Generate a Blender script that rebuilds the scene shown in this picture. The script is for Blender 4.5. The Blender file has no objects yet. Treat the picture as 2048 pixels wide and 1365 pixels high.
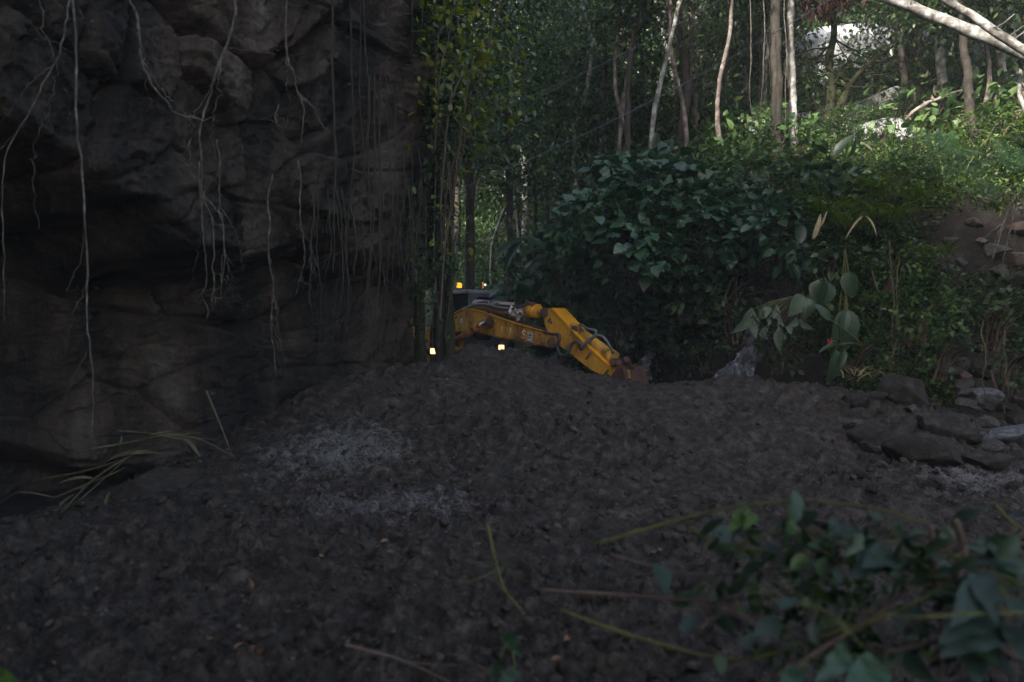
import bpy, bmesh, math, random
import numpy as np
from mathutils import Vector, Matrix

random.seed(7)
RNG = np.random.default_rng(11)
C = bpy.context.scene.collection
scn = bpy.context.scene
F, CX, CY, CAMZ = 1592.9, 1024.0, 682.5, 1.6

# ------------------------------------------------------------ camera, light
cam_d = bpy.data.cameras.new('camera')
cam = bpy.data.objects.new('camera', cam_d); C.objects.link(cam)
cam.location = (0, 0, CAMZ); cam.rotation_euler = (math.radians(90), 0, 0)
cam_d.lens = 28; cam_d.sensor_width = 36; cam_d.clip_end = 1500; cam_d.clip_start = 0.05
cam_d.dof.use_dof = True; cam_d.dof.focus_distance = 18.0; cam_d.dof.aperture_fstop = 1.7
scn.camera = cam
SUN_EL, SUN_AZ = 38.0, 215.0          # azimuth clockwise from +Y (towards +X)
w = bpy.data.worlds.new('World'); scn.world = w; w.use_nodes = True
nt = w.node_tree; nt.nodes.clear()
sky = nt.nodes.new('ShaderNodeTexSky'); sky.sky_type = 'NISHITA'; sky.sun_disc = False
sky.sun_elevation = math.radians(SUN_EL); sky.sun_rotation = math.radians(SUN_AZ)
sky.air_density = 1.2; sky.dust_density = 3.0; sky.ozone_density = 1.0
bg = nt.nodes.new('ShaderNodeBackground'); bg.inputs['Strength'].default_value = 0.12
wo = nt.nodes.new('ShaderNodeOutputWorld')
nt.links.new(sky.outputs[0], bg.inputs['Color']); nt.links.new(bg.outputs[0], wo.inputs['Surface'])
sun_d = bpy.data.lights.new('sun', 'SUN'); sun = bpy.data.objects.new('sun', sun_d); C.objects.link(sun)
sun_d.energy = 4.6; sun_d.angle = math.radians(3.0); sun_d.color = (1.0, 0.93, 0.82)
sd = Vector((math.sin(math.radians(SUN_AZ))*math.cos(math.radians(SUN_EL)),
             math.cos(math.radians(SUN_AZ))*math.cos(math.radians(SUN_EL)), math.sin(math.radians(SUN_EL))))
sun.rotation_euler = (-sd).to_track_quat('-Z', 'Y').to_euler()
scn.view_settings.view_transform = 'Standard'; scn.view_settings.look = 'None'
scn.view_settings.gamma = 1.0; scn.view_settings.exposure = 1.8

# ------------------------------------------------------------ noise
def _h(ix, iy, iz, s):
    n = (ix*374761393 + iy*668265263 + iz*2147483647 + s*1274126177) & 0xffffffff
    n = ((n ^ (n >> 13)) * 1274126177) & 0xffffffff
    n = ((n ^ (n >> 16)) * 2246822519) & 0xffffffff
    return ((n ^ (n >> 15)) & 0xffffff) / float(0xffffff)
def noise(x, y, z=0.0, s=0):
    x, y, z = np.broadcast_arrays(np.asarray(x, float), np.asarray(y, float), np.asarray(z, float))
    ix, iy, iz = np.floor(x).astype(np.int64), np.floor(y).astype(np.int64), np.floor(z).astype(np.int64)
    fx, fy, fz = x-ix, y-iy, z-iz
    fx, fy, fz = fx*fx*(3-2*fx), fy*fy*(3-2*fy), fz*fz*(3-2*fz)
    r = 0
    for a in (0, 1):
        for b in (0, 1):
            for c in (0, 1):
                wt = (fx if a else 1-fx)*(fy if b else 1-fy)*(fz if c else 1-fz)
                r = r + wt*_h(ix+a, iy+b, iz+c, s)
    return r*2-1
def fbm(x, y, z=0.0, s=0, o=4, g=0.5):
    r, a, t = 0, 1.0, 0
    for i in range(o):
        r = r + a*noise(np.asarray(x)*2**i, np.asarray(y)*2**i, np.asarray(z)*2**i, s+i*17); t += a; a *= g
    return r/t
def sstep(a, b, x):
    t = np.clip((x-a)/(b-a), 0, 1); return t*t*(3-2*t)

def P(px, py, Y):
    return np.array([(px-CX)/F*Y, Y, CAMZ+(CY-py)/F*Y])

# ------------------------------------------------------------ materials
def newmat(name):
    m = bpy.data.materials.new(name); m.use_nodes = True
    n = m.node_tree; b = n.nodes['Principled BSDF']; return m, n, b
def N(n, t, **kw):
    x = n.nodes.new(t)
    for k, v in kw.items():
        if k in x.inputs: x.inputs[k].default_value = v
        else: setattr(x, k, v)
    return x
def ramp(n, fac, stops):
    r = n.nodes.new('ShaderNodeValToRGB'); e = r.color_ramp.elements
    while len(e) < len(stops): e.new(0.5)
    for i, (p, c) in enumerate(stops):
        e[i].position = p; e[i].color = (c[0], c[1], c[2], 1)
    n.links.new(fac, r.inputs[0]); return r.outputs[0]
def leaf_mat(name, cols, trans=0.3, rough=0.45, spec=0.4, tcol=None):
    m, n, b = newmat(name)
    g = N(n, 'ShaderNodeNewGeometry')
    st = [(i/(len(cols)-1) if len(cols) > 1 else 0, c) for i, c in enumerate(cols)]
    col = ramp(n, g.outputs['Random Per Island'], st)
    nz = N(n, 'ShaderNodeTexNoise', Scale=9.0, Detail=3.0)
    tc = N(n, 'ShaderNodeTexCoord'); n.links.new(tc.outputs['Object'], nz.inputs['Vector'])
    mx = N(n, 'ShaderNodeMix', data_type='RGBA', blend_type='MULTIPLY')
    mx.inputs[0].default_value = 0.5
    n.links.new(col, mx.inputs[6])
    v = ramp(n, nz.outputs[0], [(0.3, (0.55, 0.55, 0.5)), (0.7, (1.25, 1.25, 1.25))])
    n.links.new(v, mx.inputs[7])
    n.links.new(mx.outputs[2], b.inputs['Base Color'])
    b.inputs['Roughness'].default_value = rough; b.inputs['Specular IOR Level'].default_value = spec
    t = N(n, 'ShaderNodeBsdfTranslucent')
    hs = N(n, 'ShaderNodeHueSaturation', Hue=0.48, Saturation=1.15, Value=1.3)
    n.links.new(mx.outputs[2], hs.inputs['Color']); n.links.new(hs.outputs[0], t.inputs['Color'])
    ms = N(n, 'ShaderNodeMixShader'); ms.inputs[0].default_value = trans
    n.links.new(b.outputs[0], ms.inputs[1]); n.links.new(t.outputs[0], ms.inputs[2])
    n.links.new(ms.outputs[0], n.nodes['Material Output'].inputs['Surface'])
    return m
def rock_mat(name, stops, scale=2.0, bump=0.5, rough=0.8, lichen=None, streak=False, dist=0.05, spec=0.3):
    m, n, b = newmat(name)
    tc = N(n, 'ShaderNodeTexCoord'); mp = N(n, 'ShaderNodeMapping')
    if streak: mp.inputs['Scale'].default_value = (1, 1, 0.22)
    n.links.new(tc.outputs['Object'], mp.inputs[0])
    a = N(n, 'ShaderNodeTexNoise', Scale=scale, Detail=9.0, Roughness=0.68); n.links.new(mp.outputs[0], a.inputs['Vector'])
    c = N(n, 'ShaderNodeTexNoise', Scale=scale*14, Detail=6.0, Roughness=0.7); n.links.new(tc.outputs['Object'], c.inputs['Vector'])
    col = ramp(n, a.outputs[0], stops)
    gr = ramp(n, c.outputs[0], [(0.3, (0.6, 0.6, 0.6)), (0.7, (1.35, 1.35, 1.35))])
    mx = N(n, 'ShaderNodeMix', data_type='RGBA', blend_type='MULTIPLY'); mx.inputs[0].default_value = 0.8
    n.links.new(col, mx.inputs[6]); n.links.new(gr, mx.inputs[7]); out = mx.outputs[2]
    if lichen:
        l = N(n, 'ShaderNodeTexNoise', Scale=scale*2.7, Detail=8.0, Roughness=0.75)
        n.links.new(tc.outputs['Object'], l.inputs['Vector'])
        f = ramp(n, l.outputs[0], [(lichen[0], (0, 0, 0)), (lichen[0]+0.06, (1, 1, 1))])
        m2 = N(n, 'ShaderNodeMix', data_type='RGBA'); n.links.new(f, m2.inputs[0]); n.links.new(out, m2.inputs[6])
        m2.inputs[7].default_value = (*lichen[1], 1); out = m2.outputs[2]
    n.links.new(out, b.inputs['Base Color'])
    b.inputs['Roughness'].default_value = rough; b.inputs['Specular IOR Level'].default_value = spec
    ad = N(n, 'ShaderNodeMath', operation='MULTIPLY_ADD'); ad.inputs[1].default_value = 0.35
    n.links.new(c.outputs[0], ad.inputs[0]); n.links.new(a.outputs[0], ad.inputs[2])
    bp = N(n, 'ShaderNodeBump', Strength=bump, Distance=dist)
    n.links.new(ad.outputs[0], bp.inputs['Height']); n.links.new(bp.outputs[0], b.inputs['Normal'])
    return m
def paint_mat(name, base, dirt, amount=0.5, rough=0.45, metal=0.0, scale=2.5, streak=True):
    m, n, b = newmat(name)
    tc = N(n, 'ShaderNodeTexCoord')
    mp = N(n, 'ShaderNodeMapping')
    if streak: mp.inputs['Scale'].default_value = (1.0, 1.0, 0.45)
    n.links.new(tc.outputs['Object'], mp.inputs[0])
    a = N(n, 'ShaderNodeTexNoise', Scale=scale, Detail=8.0, Roughness=0.72); n.links.new(mp.outputs[0], a.inputs['Vector'])
    c = N(n, 'ShaderNodeTexNoise', Scale=scale*12, Detail=5.0, Roughness=0.7); n.links.new(tc.outputs['Object'], c.inputs['Vector'])
    ad = N(n, 'ShaderNodeMath', operation='MULTIPLY_ADD'); ad.inputs[1].default_value = 0.4
    n.links.new(c.outputs[0], ad.inputs[0]); n.links.new(a.outputs[0], ad.inputs[2])
    lo = 0.85-0.35*amount
    f = ramp(n, ad.outputs[0], [(lo-0.12, (0, 0, 0)), (lo+0.02, (0.35, 0.35, 0.35)), (lo+0.1, (1, 1, 1))])
    mx = N(n, 'ShaderNodeMix', data_type='RGBA'); n.links.new(f, mx.inputs[0])
    mx.inputs[6].default_value = (*base, 1); mx.inputs[7].default_value = (*dirt, 1)
    n.links.new(mx.outputs[2], b.inputs['Base Color'])
    b.inputs['Metallic'].default_value = metal
    r = ramp(n, f, [(0, (rough,)*3), (1, (0.9,)*3)]); n.links.new(r, b.inputs['Roughness'])
    bp = N(n, 'ShaderNodeBump', Strength=0.25, Distance=0.01)
    n.links.new(c.outputs[0], bp.inputs['Height']); n.links.new(bp.outputs[0], b.inputs['Normal'])
    return m
def emit_mat(name, col, s):
    m, n, b = newmat(name); b.inputs['Base Color'].default_value = (*col, 1)
    b.inputs['Emission Color'].default_value = (*col, 1); b.inputs['Emission Strength'].default_value = s
    return m
def mud_mat():
    m, n, b = newmat('wet_mud')
    tc = N(n, 'ShaderNodeTexCoord'); L = n.links
    def nz(s, d, r=0.6):
        x = N(n, 'ShaderNodeTexNoise', Scale=s, Detail=d, Roughness=r); L.new(tc.outputs['Object'], x.inputs['Vector']); return x.outputs[0]
    big, mid, fine = nz(0.8, 5), nz(7, 8, 0.7), nz(45, 6, 0.75)
    col = ramp(n, mid, [(0.36, (0.017, 0.0125, 0.0098)), (0.5, (0.044, 0.034, 0.0275)), (0.64, (0.10, 0.079, 0.064))])
    # pale crushed-stone dust patches: two spots with a torn edge
    pos = N(n, 'ShaderNodeSeparateXYZ'); L.new(tc.outputs['Object'], pos.inputs[0])
    masks = []
    for (cx, cy, rx, ry) in PALE:
        def term(out, c, r):
            s = N(n, 'ShaderNodeMath', operation='SUBTRACT'); L.new(out, s.inputs[0]); s.inputs[1].default_value = c
            d = N(n, 'ShaderNodeMath', operation='DIVIDE'); L.new(s.outputs[0], d.inputs[0]); d.inputs[1].default_value = r
            p = N(n, 'ShaderNodeMath', operation='POWER'); L.new(d.outputs[0], p.inputs[0]); p.inputs[1].default_value = 2
            return p.outputs[0]
        a = N(n, 'ShaderNodeMath', operation='ADD'); L.new(term(pos.outputs[0], cx, rx), a.inputs[0]); L.new(term(pos.outputs[1], cy, ry), a.inputs[1])
        e = N(n, 'ShaderNodeMath', operation='MULTIPLY_ADD'); L.new(a.outputs[0], e.inputs[0]); e.inputs[1].default_value = -0.5; L.new(mid, e.inputs[2])
        masks.append(e.outputs[0])
    mxm = N(n, 'ShaderNodeMath', operation='MAXIMUM'); L.new(masks[0], mxm.inputs[0]); L.new(masks[1], mxm.inputs[1])
    for mk in masks[2:]:
        q_ = N(n, 'ShaderNodeMath', operation='MAXIMUM'); L.new(mxm.outputs[0], q_.inputs[0]); L.new(mk, q_.inputs[1]); mxm = q_
    f = N(n, 'ShaderNodeMath', operation='MULTIPLY_ADD'); L.new(fine, f.inputs[0]); f.inputs[1].default_value = 0.7; L.new(mxm.outputs[0], f.inputs[2])
    fr = ramp(n, f.outputs[0], [(0.62, (0, 0, 0)), (0.85, (1, 1, 1))])
    sc = N(n, 'ShaderNodeMath', operation='MULTIPLY'); L.new(fr, sc.inputs[0]); sc.inputs[1].default_value = 0.8
    mx = N(n, 'ShaderNodeMix', data_type='RGBA'); L.new(sc.outputs[0], mx.inputs[0]); L.new(col, mx.inputs[6])
    mx.inputs[7].default_value = (0.17, 0.158, 0.152, 1)
    v = ramp(n, fine, [(0.36, (0.3,)*3), (0.64, (1.7,)*3)])
    m3 = N(n, 'ShaderNodeMix', data_type='RGBA', blend_type='MULTIPLY'); m3.inputs[0].default_value = 0.8
    L.new(mx.outputs[2], m3.inputs[6]); L.new(v, m3.inputs[7])
    L.new(m3.outputs[2], b.inputs['Base Color'])
    r = ramp(n, big, [(0.35, (0.5,)*3), (0.65, (0.85,)*3)]); L.new(r, b.inputs['Roughness'])
    b.inputs['Specular IOR Level'].default_value = 0.25
    h = N(n, 'ShaderNodeMath', operation='MULTIPLY_ADD'); L.new(fine, h.inputs[0]); h.inputs[1].default_value = 0.35; L.new(mid, h.inputs[2])
    bp = N(n, 'ShaderNodeBump', Strength=1.0, Distance=0.09); L.new(h.outputs[0], bp.inputs['Height']); L.new(bp.outputs[0], b.inputs['Normal'])
    return m
PALE = [(-2.0, 9.2, 1.35, 1.5), (5.3, 8.4, 1.6, 1.3), (-1.1, 6.9, 1.1, .8), (5.0, 6.6, 1.0, 1.0)]
M = {}
M['mud'] = mud_mat()
M['clod'] = rock_mat('clod_soil', [(0.3, (0.017, 0.0125, 0.0098)), (0.5, (0.044, 0.034, 0.0275)), (0.7, (0.085, 0.068, 0.055))], 6, 1.0, 0.9, dist=0.05)
M['soil'] = rock_mat('bank_soil', [(0.32, (0.006, 0.005, 0.004)), (0.5, (0.018, 0.0145, 0.012)), (0.68, (0.045, 0.038, 0.031))], 2.5, 0.9, 0.85, dist=0.1)
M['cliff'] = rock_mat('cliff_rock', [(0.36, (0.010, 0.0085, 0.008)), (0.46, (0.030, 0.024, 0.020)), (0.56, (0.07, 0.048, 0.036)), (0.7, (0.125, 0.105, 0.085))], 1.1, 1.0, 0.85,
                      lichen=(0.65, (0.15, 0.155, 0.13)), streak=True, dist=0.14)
M['rock'] = rock_mat('muddy_rock', [(0.34, (0.016, 0.0125, 0.0105)), (0.5, (0.036, 0.029, 0.025)), (0.66, (0.08, 0.068, 0.06))], 3, 1.0, 0.85, dist=0.12)
M['greyrock'] = rock_mat('grey_rock', [(0.34, (0.05, 0.052, 0.056)), (0.5, (0.13, 0.135, 0.15)), (0.66, (0.27, 0.28, 0.3))], 4, 1.0, 0.75, dist=0.1)
M['pebble'] = rock_mat('pebble_rock', [(0.34, (0.035, 0.03, 0.028)), (0.5, (0.08, 0.072, 0.07)), (0.66, (0.17, 0.16, 0.165))], 5, 1.0, 0.75, dist=0.08)
M['brownstone'] = rock_mat('brown_stone', [(0.3, (0.06, 0.042, 0.035)), (0.6, (0.11, 0.08, 0.068)), (0.8, (0.17, 0.13, 0.11))], 4, 0.6, 0.7)
M['white'] = rock_mat('pale_rock', [(0.3, (0.45, 0.46, 0.5)), (0.5, (0.72, 0.74, 0.8)), (0.8, (0.88, 0.9, 0.95))], 1.2, 0.7, 0.7)
M['midrock'] = rock_mat('hill_rock', [(0.3, (0.15, 0.15, 0.14)), (0.6, (0.32, 0.32, 0.33)), (0.8, (0.5, 0.5, 0.52))], 1.0, 0.8, 0.8)
M['bark'] = rock_mat('dark_bark', [(0.3, (0.018, 0.016, 0.012)), (0.55, (0.045, 0.038, 0.03)), (0.8, (0.09, 0.08, 0.065))], 6, 0.8, 0.85, lichen=(0.66, (0.12, 0.13, 0.1)), dist=0.03)
M['palebark'] = rock_mat('pale_bark', [(0.36, (0.05, 0.047, 0.04)), (0.5, (0.19, 0.18, 0.165)), (0.64, (0.48, 0.48, 0.48))], 4, 0.8, 0.8, dist=0.02, lichen=(0.67, (0.06, 0.07, 0.03)))
M['pinkbark'] = rock_mat('reddish_bark', [(0.35, (0.05, 0.04, 0.034)), (0.5, (0.14, 0.11, 0.098)), (0.66, (0.32, 0.28, 0.26))], 5, 0.8, 0.85, dist=0.02)
M['moss'] = rock_mat('mossy_bark', [(0.3, (0.012, 0.013, 0.007)), (0.55, (0.028, 0.03, 0.012)), (0.8, (0.06, 0.065, 0.025))], 6, 0.9, 0.95, dist=0.04)
M['root'] = rock_mat('root_bark', [(0.35, (0.04, 0.034, 0.028)), (0.52, (0.09, 0.08, 0.066)), (0.68, (0.22, 0.2, 0.17))], 9, 0.6, 0.85, dist=0.01)
M['reed'] = rock_mat('dry_reed', [(0.3, (0.04, 0.035, 0.018)), (0.55, (0.08, 0.07, 0.036)), (0.8, (0.15, 0.13, 0.07))], 9, 0.4, 0.8, dist=0.005)
M['greenstem'] = rock_mat('green_stem', [(0.3, (0.03, 0.033, 0.01)), (0.55, (0.07, 0.07, 0.02)), (0.8, (0.13, 0.12, 0.035))], 7, 0.4, 0.7, dist=0.005)
M['brownstem'] = rock_mat('brown_stem', [(0.3, (0.04, 0.025, 0.02)), (0.55, (0.09, 0.06, 0.045)), (0.8, (0.15, 0.11, 0.08))], 7, 0.4, 0.7, dist=0.005)
M['canopy'] = leaf_mat('canopy_leaf', [(0.012, 0.03, 0.012), (0.024, 0.055, 0.02), (0.045, 0.088, 0.03), (0.10, 0.14, 0.05)], 0.4, 0.35, 0.6)
M['hill'] = leaf_mat('understorey_leaf', [(0.02, 0.045, 0.018), (0.045, 0.10, 0.035), (0.09, 0.17, 0.05), (0.17, 0.25, 0.09)], 0.35, 0.45)
M['bright'] = leaf_mat('bright_leaf', [(0.018, 0.045, 0.016), (0.035, 0.08, 0.02), (0.07, 0.125, 0.025), (0.11, 0.16, 0.035)], 0.4, 0.45)
M['yellow'] = leaf_mat('yellow_green_leaf', [(0.06, 0.10, 0.008), (0.11, 0.16, 0.01), (0.2, 0.22, 0.015), (0.1, 0.13, 0.09)], 0.4, 0.4)
M['creeper'] = leaf_mat('creeper_leaf', [(0.012, 0.026, 0.012), (0.025, 0.055, 0.018), (0.05, 0.09, 0.025)], 0.3, 0.45)
M['heart'] = leaf_mat('heart_leaf', [(0.012, 0.034, 0.02), (0.022, 0.06, 0.032), (0.035, 0.09, 0.038), (0.065, 0.12, 0.06)], 0.2, 0.42, 0.5)
M['nearleaf'] = leaf_mat('near_leaf', [(0.006, 0.018, 0.010), (0.014, 0.032, 0.020), (0.022, 0.04, 0.03)], 0.2, 0.5, 0.4)
M['bigleaf'] = leaf_mat('broad_leaf', [(0.012, 0.032, 0.014), (0.024, 0.055, 0.024), (0.035, 0.068, 0.035)], 0.3, 0.4, 0.5)
M['wilt'] = leaf_mat('wilted_leaf', [(0.03, 0.055, 0.032), (0.06, 0.09, 0.055), (0.12, 0.15, 0.10)], 0.2, 0.6)
M['fern'] = leaf_mat('fern_leaf', [(0.028, 0.085, 0.028), (0.05, 0.12, 0.04)], 0.35, 0.5)
M['grass'] = leaf_mat('grass_blade', [(0.03, 0.06, 0.015), (0.07, 0.12, 0.02), (0.12, 0.18, 0.03)], 0.35, 0.45)
M['dead'] = leaf_mat('dead_leaf', [(0.06, 0.03, 0.02), (0.12, 0.06, 0.03), (0.22, 0.12, 0.06)], 0.15, 0.8)
M['brush'] = leaf_mat('dry_brush', [(0.06, 0.05, 0.035), (0.13, 0.10, 0.075), (0.22, 0.19, 0.15)], 0.15, 0.8)
M['redleaf'] = leaf_mat('dead_hanging_leaf', [(0.06, 0.02, 0.02), (0.11, 0.045, 0.04), (0.16, 0.08, 0.06)], 0.2, 0.8)
M['flower'] = leaf_mat('red_bract', [(0.5, 0.03, 0.01), (0.7, 0.06, 0.01)], 0.3, 0.4)
M['dry'] = leaf_mat('dry_blade', [(0.2, 0.16, 0.08), (0.35, 0.3, 0.18)], 0.2, 0.8)
M['yel'] = paint_mat('machine_yellow', (0.62, 0.31, 0.03), (0.16, 0.085, 0.03), 0.5, 0.42)
M['yelclean'] = paint_mat('fresh_yellow', (0.72, 0.33, 0.015), (0.3, 0.14, 0.02), 0.2, 0.35)
M['dust'] = paint_mat('dusty_barrel', (0.5, 0.25, 0.12), (0.42, 0.33, 0.3), 0.75, 0.5)
M['rust'] = paint_mat('rusty_steel', (0.10, 0.045, 0.03), (0.05, 0.03, 0.025), 0.6, 0.7, 0.2)
M['orangerust'] = paint_mat('greasy_barrel', (0.42, 0.15, 0.02), (0.10, 0.04, 0.02), 0.6, 0.4)
M['cab'] = paint_mat('cab_grey', (0.13, 0.138, 0.15), (0.04, 0.037, 0.035), 0.5, 0.45)
M['roofgrey'] = paint_mat('roof_grey', (0.25, 0.27, 0.31), (0.16, 0.10, 0.08), 0.45, 0.5)
M['steel'] = paint_mat('dark_steel', (0.045, 0.045, 0.048), (0.05, 0.04, 0.035), 0.5, 0.5, 0.4)
M['chrome'] = paint_mat('polished_rod', (0.8, 0.8, 0.82), (0.5, 0.5, 0.5), 0.1, 0.15, 0.9)
M['rubber'] = paint_mat('hose_rubber', (0.03, 0.033, 0.04), (0.05, 0.05, 0.055), 0.4, 0.4)
M['rubbergrey'] = paint_mat('worn_hose', (0.16, 0.17, 0.19), (0.08, 0.08, 0.08), 0.4, 0.45)
M['plastic'] = paint_mat('torn_plastic', (0.6, 0.58, 0.6), (0.35, 0.3, 0.3), 0.5, 0.4)
M['sticker'] = paint_mat('sticker_white', (0.62, 0.64, 0.62), (0.3, 0.3, 0.28), 0.4, 0.5, streak=False)
M['ink'] = paint_mat('sticker_ink', (0.05, 0.05, 0.05), (0.08, 0.08, 0.07), 0.4, 0.5)
M['letter'] = paint_mat('faded_letter', (0.85, 0.6, 0.48), (0.5, 0.26, 0.08), 0.5, 0.5)
M['cable'] = paint_mat('cable_sheath', (0.12, 0.13, 0.16), (0.08, 0.08, 0.1), 0.3, 0.5)
M['water'] = rock_mat('falling_water', [(0.42, (0.02, 0.02, 0.022)), (0.54, (0.07, 0.07, 0.085)), (0.64, (0.3, 0.32, 0.4)), (0.76, (0.75, 0.78, 0.88))], 9, 1.0, 0.3, streak=True, dist=0.06)
M['glass'] = (lambda t: (t[2].inputs['Base Color'].__setattr__('default_value', (0.05, 0.06, 0.065, 1)), t[2].inputs['Roughness'].__setattr__('default_value', 0.08),
              t[2].inputs['Transmission Weight'].__setattr__('default_value', 0.75), t[0])[-1])(newmat('cab_glass'))
M['headlamp'] = emit_mat('headlamp_glow', (1.0, 0.62, 0.30), 0.62)
M['beacon'] = emit_mat('beacon_glow', (1.0, 0.42, 0.03), 0.45)
M['worklamp'] = emit_mat('worklamp_glow', (0.8, 0.88, 1.0), 0.35)
M['marker'] = emit_mat('marker_glow', (1.0, 0.28, 0.02), 0.12)

# ------------------------------------------------------------ mesh helpers
def mesh_arr(name, V, T, mat, parent=None, smooth=True):
    """V (n,3), T list of face arrays (m,k)"""
    me = bpy.data.meshes.new(name)
    if not isinstance(T, list): T = [T]
    V = np.asarray(V, np.float32)
    me.vertices.add(len(V)); me.vertices.foreach_set('co', V.ravel())
    nl = sum(t.size for t in T); npoly = sum(len(t) for t in T)
    me.loops.add(nl); me.polygons.add(npoly)
    me.loops.foreach_set('vertex_index', np.concatenate([t.ravel() for t in T]).astype(np.int32))
    tot = np.concatenate([np.full(len(t), t.shape[1], np.int32) for t in T])
    st = np.concatenate([[0], np.cumsum(tot)[:-1]]).astype(np.int32)
    me.polygons.foreach_set('loop_start', st); me.polygons.foreach_set('loop_total', tot)
    if smooth: me.polygons.foreach_set('use_smooth', np.ones(npoly, bool))
    me.update(calc_edges=True); me.validate()
    me.materials.append(mat)
    o = bpy.data.objects.new(name, me); C.objects.link(o)
    if parent is not None: o.parent = parent
    return o
class MB:
    """collects tris and quads (and n-gons) into one mesh"""
    def __init__(s): s.v = []; s.f = {}; s.n = 0
    def add(s, V, Fs):
        V = np.asarray(V, float).reshape(-1, 3)
        for f in (Fs if isinstance(Fs, list) else [Fs]):
            f = np.asarray(f, int); s.f.setdefault(f.shape[1], []).append(f+s.n)
        s.v.append(V); s.n += len(V); return s
    def build(s, name, mat, parent=None, smooth=True):
        return mesh_arr(name, np.concatenate(s.v), [np.concatenate(x) for x in s.f.values()], mat, parent, smooth)
def tag(o, label, cat, group=None, kind=None):
    o['label'] = label; o['category'] = cat
    if group: o['group'] = group
    if kind: o['kind'] = kind
    return o
def empty(name, loc=(0, 0, 0), rz=0):
    o = bpy.data.objects.new(name, None); C.objects.link(o); o.location = loc; o.rotation_euler = (0, 0, rz); o.empty_display_size = 0.2
    return o
def spline(pts, n):
    pts = np.asarray(pts, float)
    if len(pts) < 3: 
        t = np.linspace(0, 1, n)[:, None]; return pts[0]*(1-t)+pts[-1]*t
    k = len(pts); Pp = np.vstack([2*pts[0]-pts[1], pts, 2*pts[-1]-pts[-2]])
    u = np.linspace(0, k-1, n); i = np.minimum(u.astype(int), k-2); t = (u-i)[:, None]
    p0, p1, p2, p3 = Pp[i], Pp[i+1], Pp[i+2], Pp[i+3]
    return 0.5*((2*p1)+(-p0+p2)*t+(2*p0-5*p1+4*p2-p3)*t*t+(-p0+3*p1-3*p2+p3)*t**3)
def tube(mb, pts, r, n=8, rough=0.0, seed=0, cap=True):
    pts = np.asarray(pts, float); m = len(pts)
    r = np.interp(np.linspace(0, 1, m), np.linspace(0, 1, len(np.atleast_1d(r))), np.atleast_1d(r)) if np.ndim(r) else np.full(m, r)
    d = np.gradient(pts, axis=0); d /= np.linalg.norm(d, axis=1)[:, None]+1e-9
    ref = np.array([0, 0, 1.0]) if abs(d[0, 2]) < 0.8 else np.array([1.0, 0, 0])
    a = np.cross(d, ref); a /= np.linalg.norm(a, axis=1)[:, None]+1e-9
    b = np.cross(d, a)
    th = np.linspace(0, 2*np.pi, n, endpoint=False)
    ring = a[:, None, :]*np.cos(th)[None, :, None]+b[:, None, :]*np.sin(th)[None, :, None]
    R = r[:, None]*np.ones((m, n))
    if rough: R = R*(1+rough*noise(np.cos(th)[None, :]*1.3+seed, np.sin(th)[None, :]*1.3, np.arange(m)[:, None]*0.45, seed))
    V = (pts[:, None, :]+ring*R[..., None]).reshape(-1, 3)
    i = np.arange(m-1)[:, None]*n; j = np.arange(n)[None, :]; k = (j+1) % n
    Q = np.stack([i+j, i+k, i+n+k, i+n+j], -1).reshape(-1, 4)
    fs = [Q]
    if cap and n > 2:
        V = np.vstack([V, pts[0], pts[-1]]); c0, c1 = m*n, m*n+1; jj = np.arange(n); kk = (jj+1) % n
        fs.append(np.vstack([np.stack([np.full(n, c0), kk, jj], -1), np.stack([np.full(n, c1), (m-1)*n+jj, (m-1)*n+kk], -1)]))
    mb.add(V, fs)
def grid_faces(r, c, wrap=False):
    i = np.arange(r-1)[:, None]*c; j = np.arange(c if wrap else c-1)[None, :]; k = (j+1) % c
    return np.stack([i+j, i+k, i+c+k, i+c+j], -1).reshape(-1, 4)
# ---- leaf blades: rows of (left, centre, right)
def blade(ts, ws, fold=0.15, droop=0.15, back=0.0):
    V = []
    for t, wd in zip(ts, ws):
        z = -droop*t*t
        y = t - (back if t == ts[0] else 0)
        V += [(-wd, y, z+fold*wd), (0, t, z), (wd, y, z+fold*wd)]
    V = np.array(V, float); T = []
    for i in range(len(ts)-1):
        a = i*3
        for k in (0, 1):
            T += [(a+k, a+k+1, a+k+4), (a+k, a+k+4, a+k+3)]
    return V, np.array(T)
TINY = (np.array([(0, 0, 0), (-.24, .45, .06), (0, 1, -.08), (.24, .45, .06)], float), np.array([(0, 2, 1), (0, 3, 2)]))
SMALL = blade([0, .3, .65, 1], [.03, .26, .22, .01], .25, .15)
OVAL = blade([0, .12, .35, .65, .88, 1], [.03, .2, .3, .25, .1, .0], .25, .25)
HEART = blade([0, .06, .16, .3, .46, .62, .78, .9, 1], [.14, .3, .39, .42, .37, .27, .15, .06, .0], .15, .4, back=.12)
LANCE = blade([0, .15, .4, .7, 1], [.02, .09, .12, .08, .0], .4, .3)
OVAL2 = blade([0, .08, .22, .42, .62, .8, .93, 1], [.03, .15, .24, .26, .22, .14, .05, .0], .55, .45, back=.05)
BANANA = blade([0, .06, .2, .4, .6, .8, .93, 1], [.01, .10, .19, .22, .20, .15, .07, .0], .35, .35)
STRAP = blade([0, .2, .4, .6, .8, 1], [.012, .02, .022, .018, .011, .0], .4, .75)
def smooth_blade(ts, ws, fold, droop, back, n=17):
    tt_ = np.linspace(0, 1, n)**.9; w_ = np.interp(tt_, ts, ws); w_[1:-1] = (w_[:-2]+2*w_[1:-1]+w_[2:])/4
    V, T = blade(list(tt_), list(w_), fold, droop, back); V[:, 2] += .03*np.sin(V[:, 1]*19)*np.abs(V[:, 0])*3; return V, T
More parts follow.
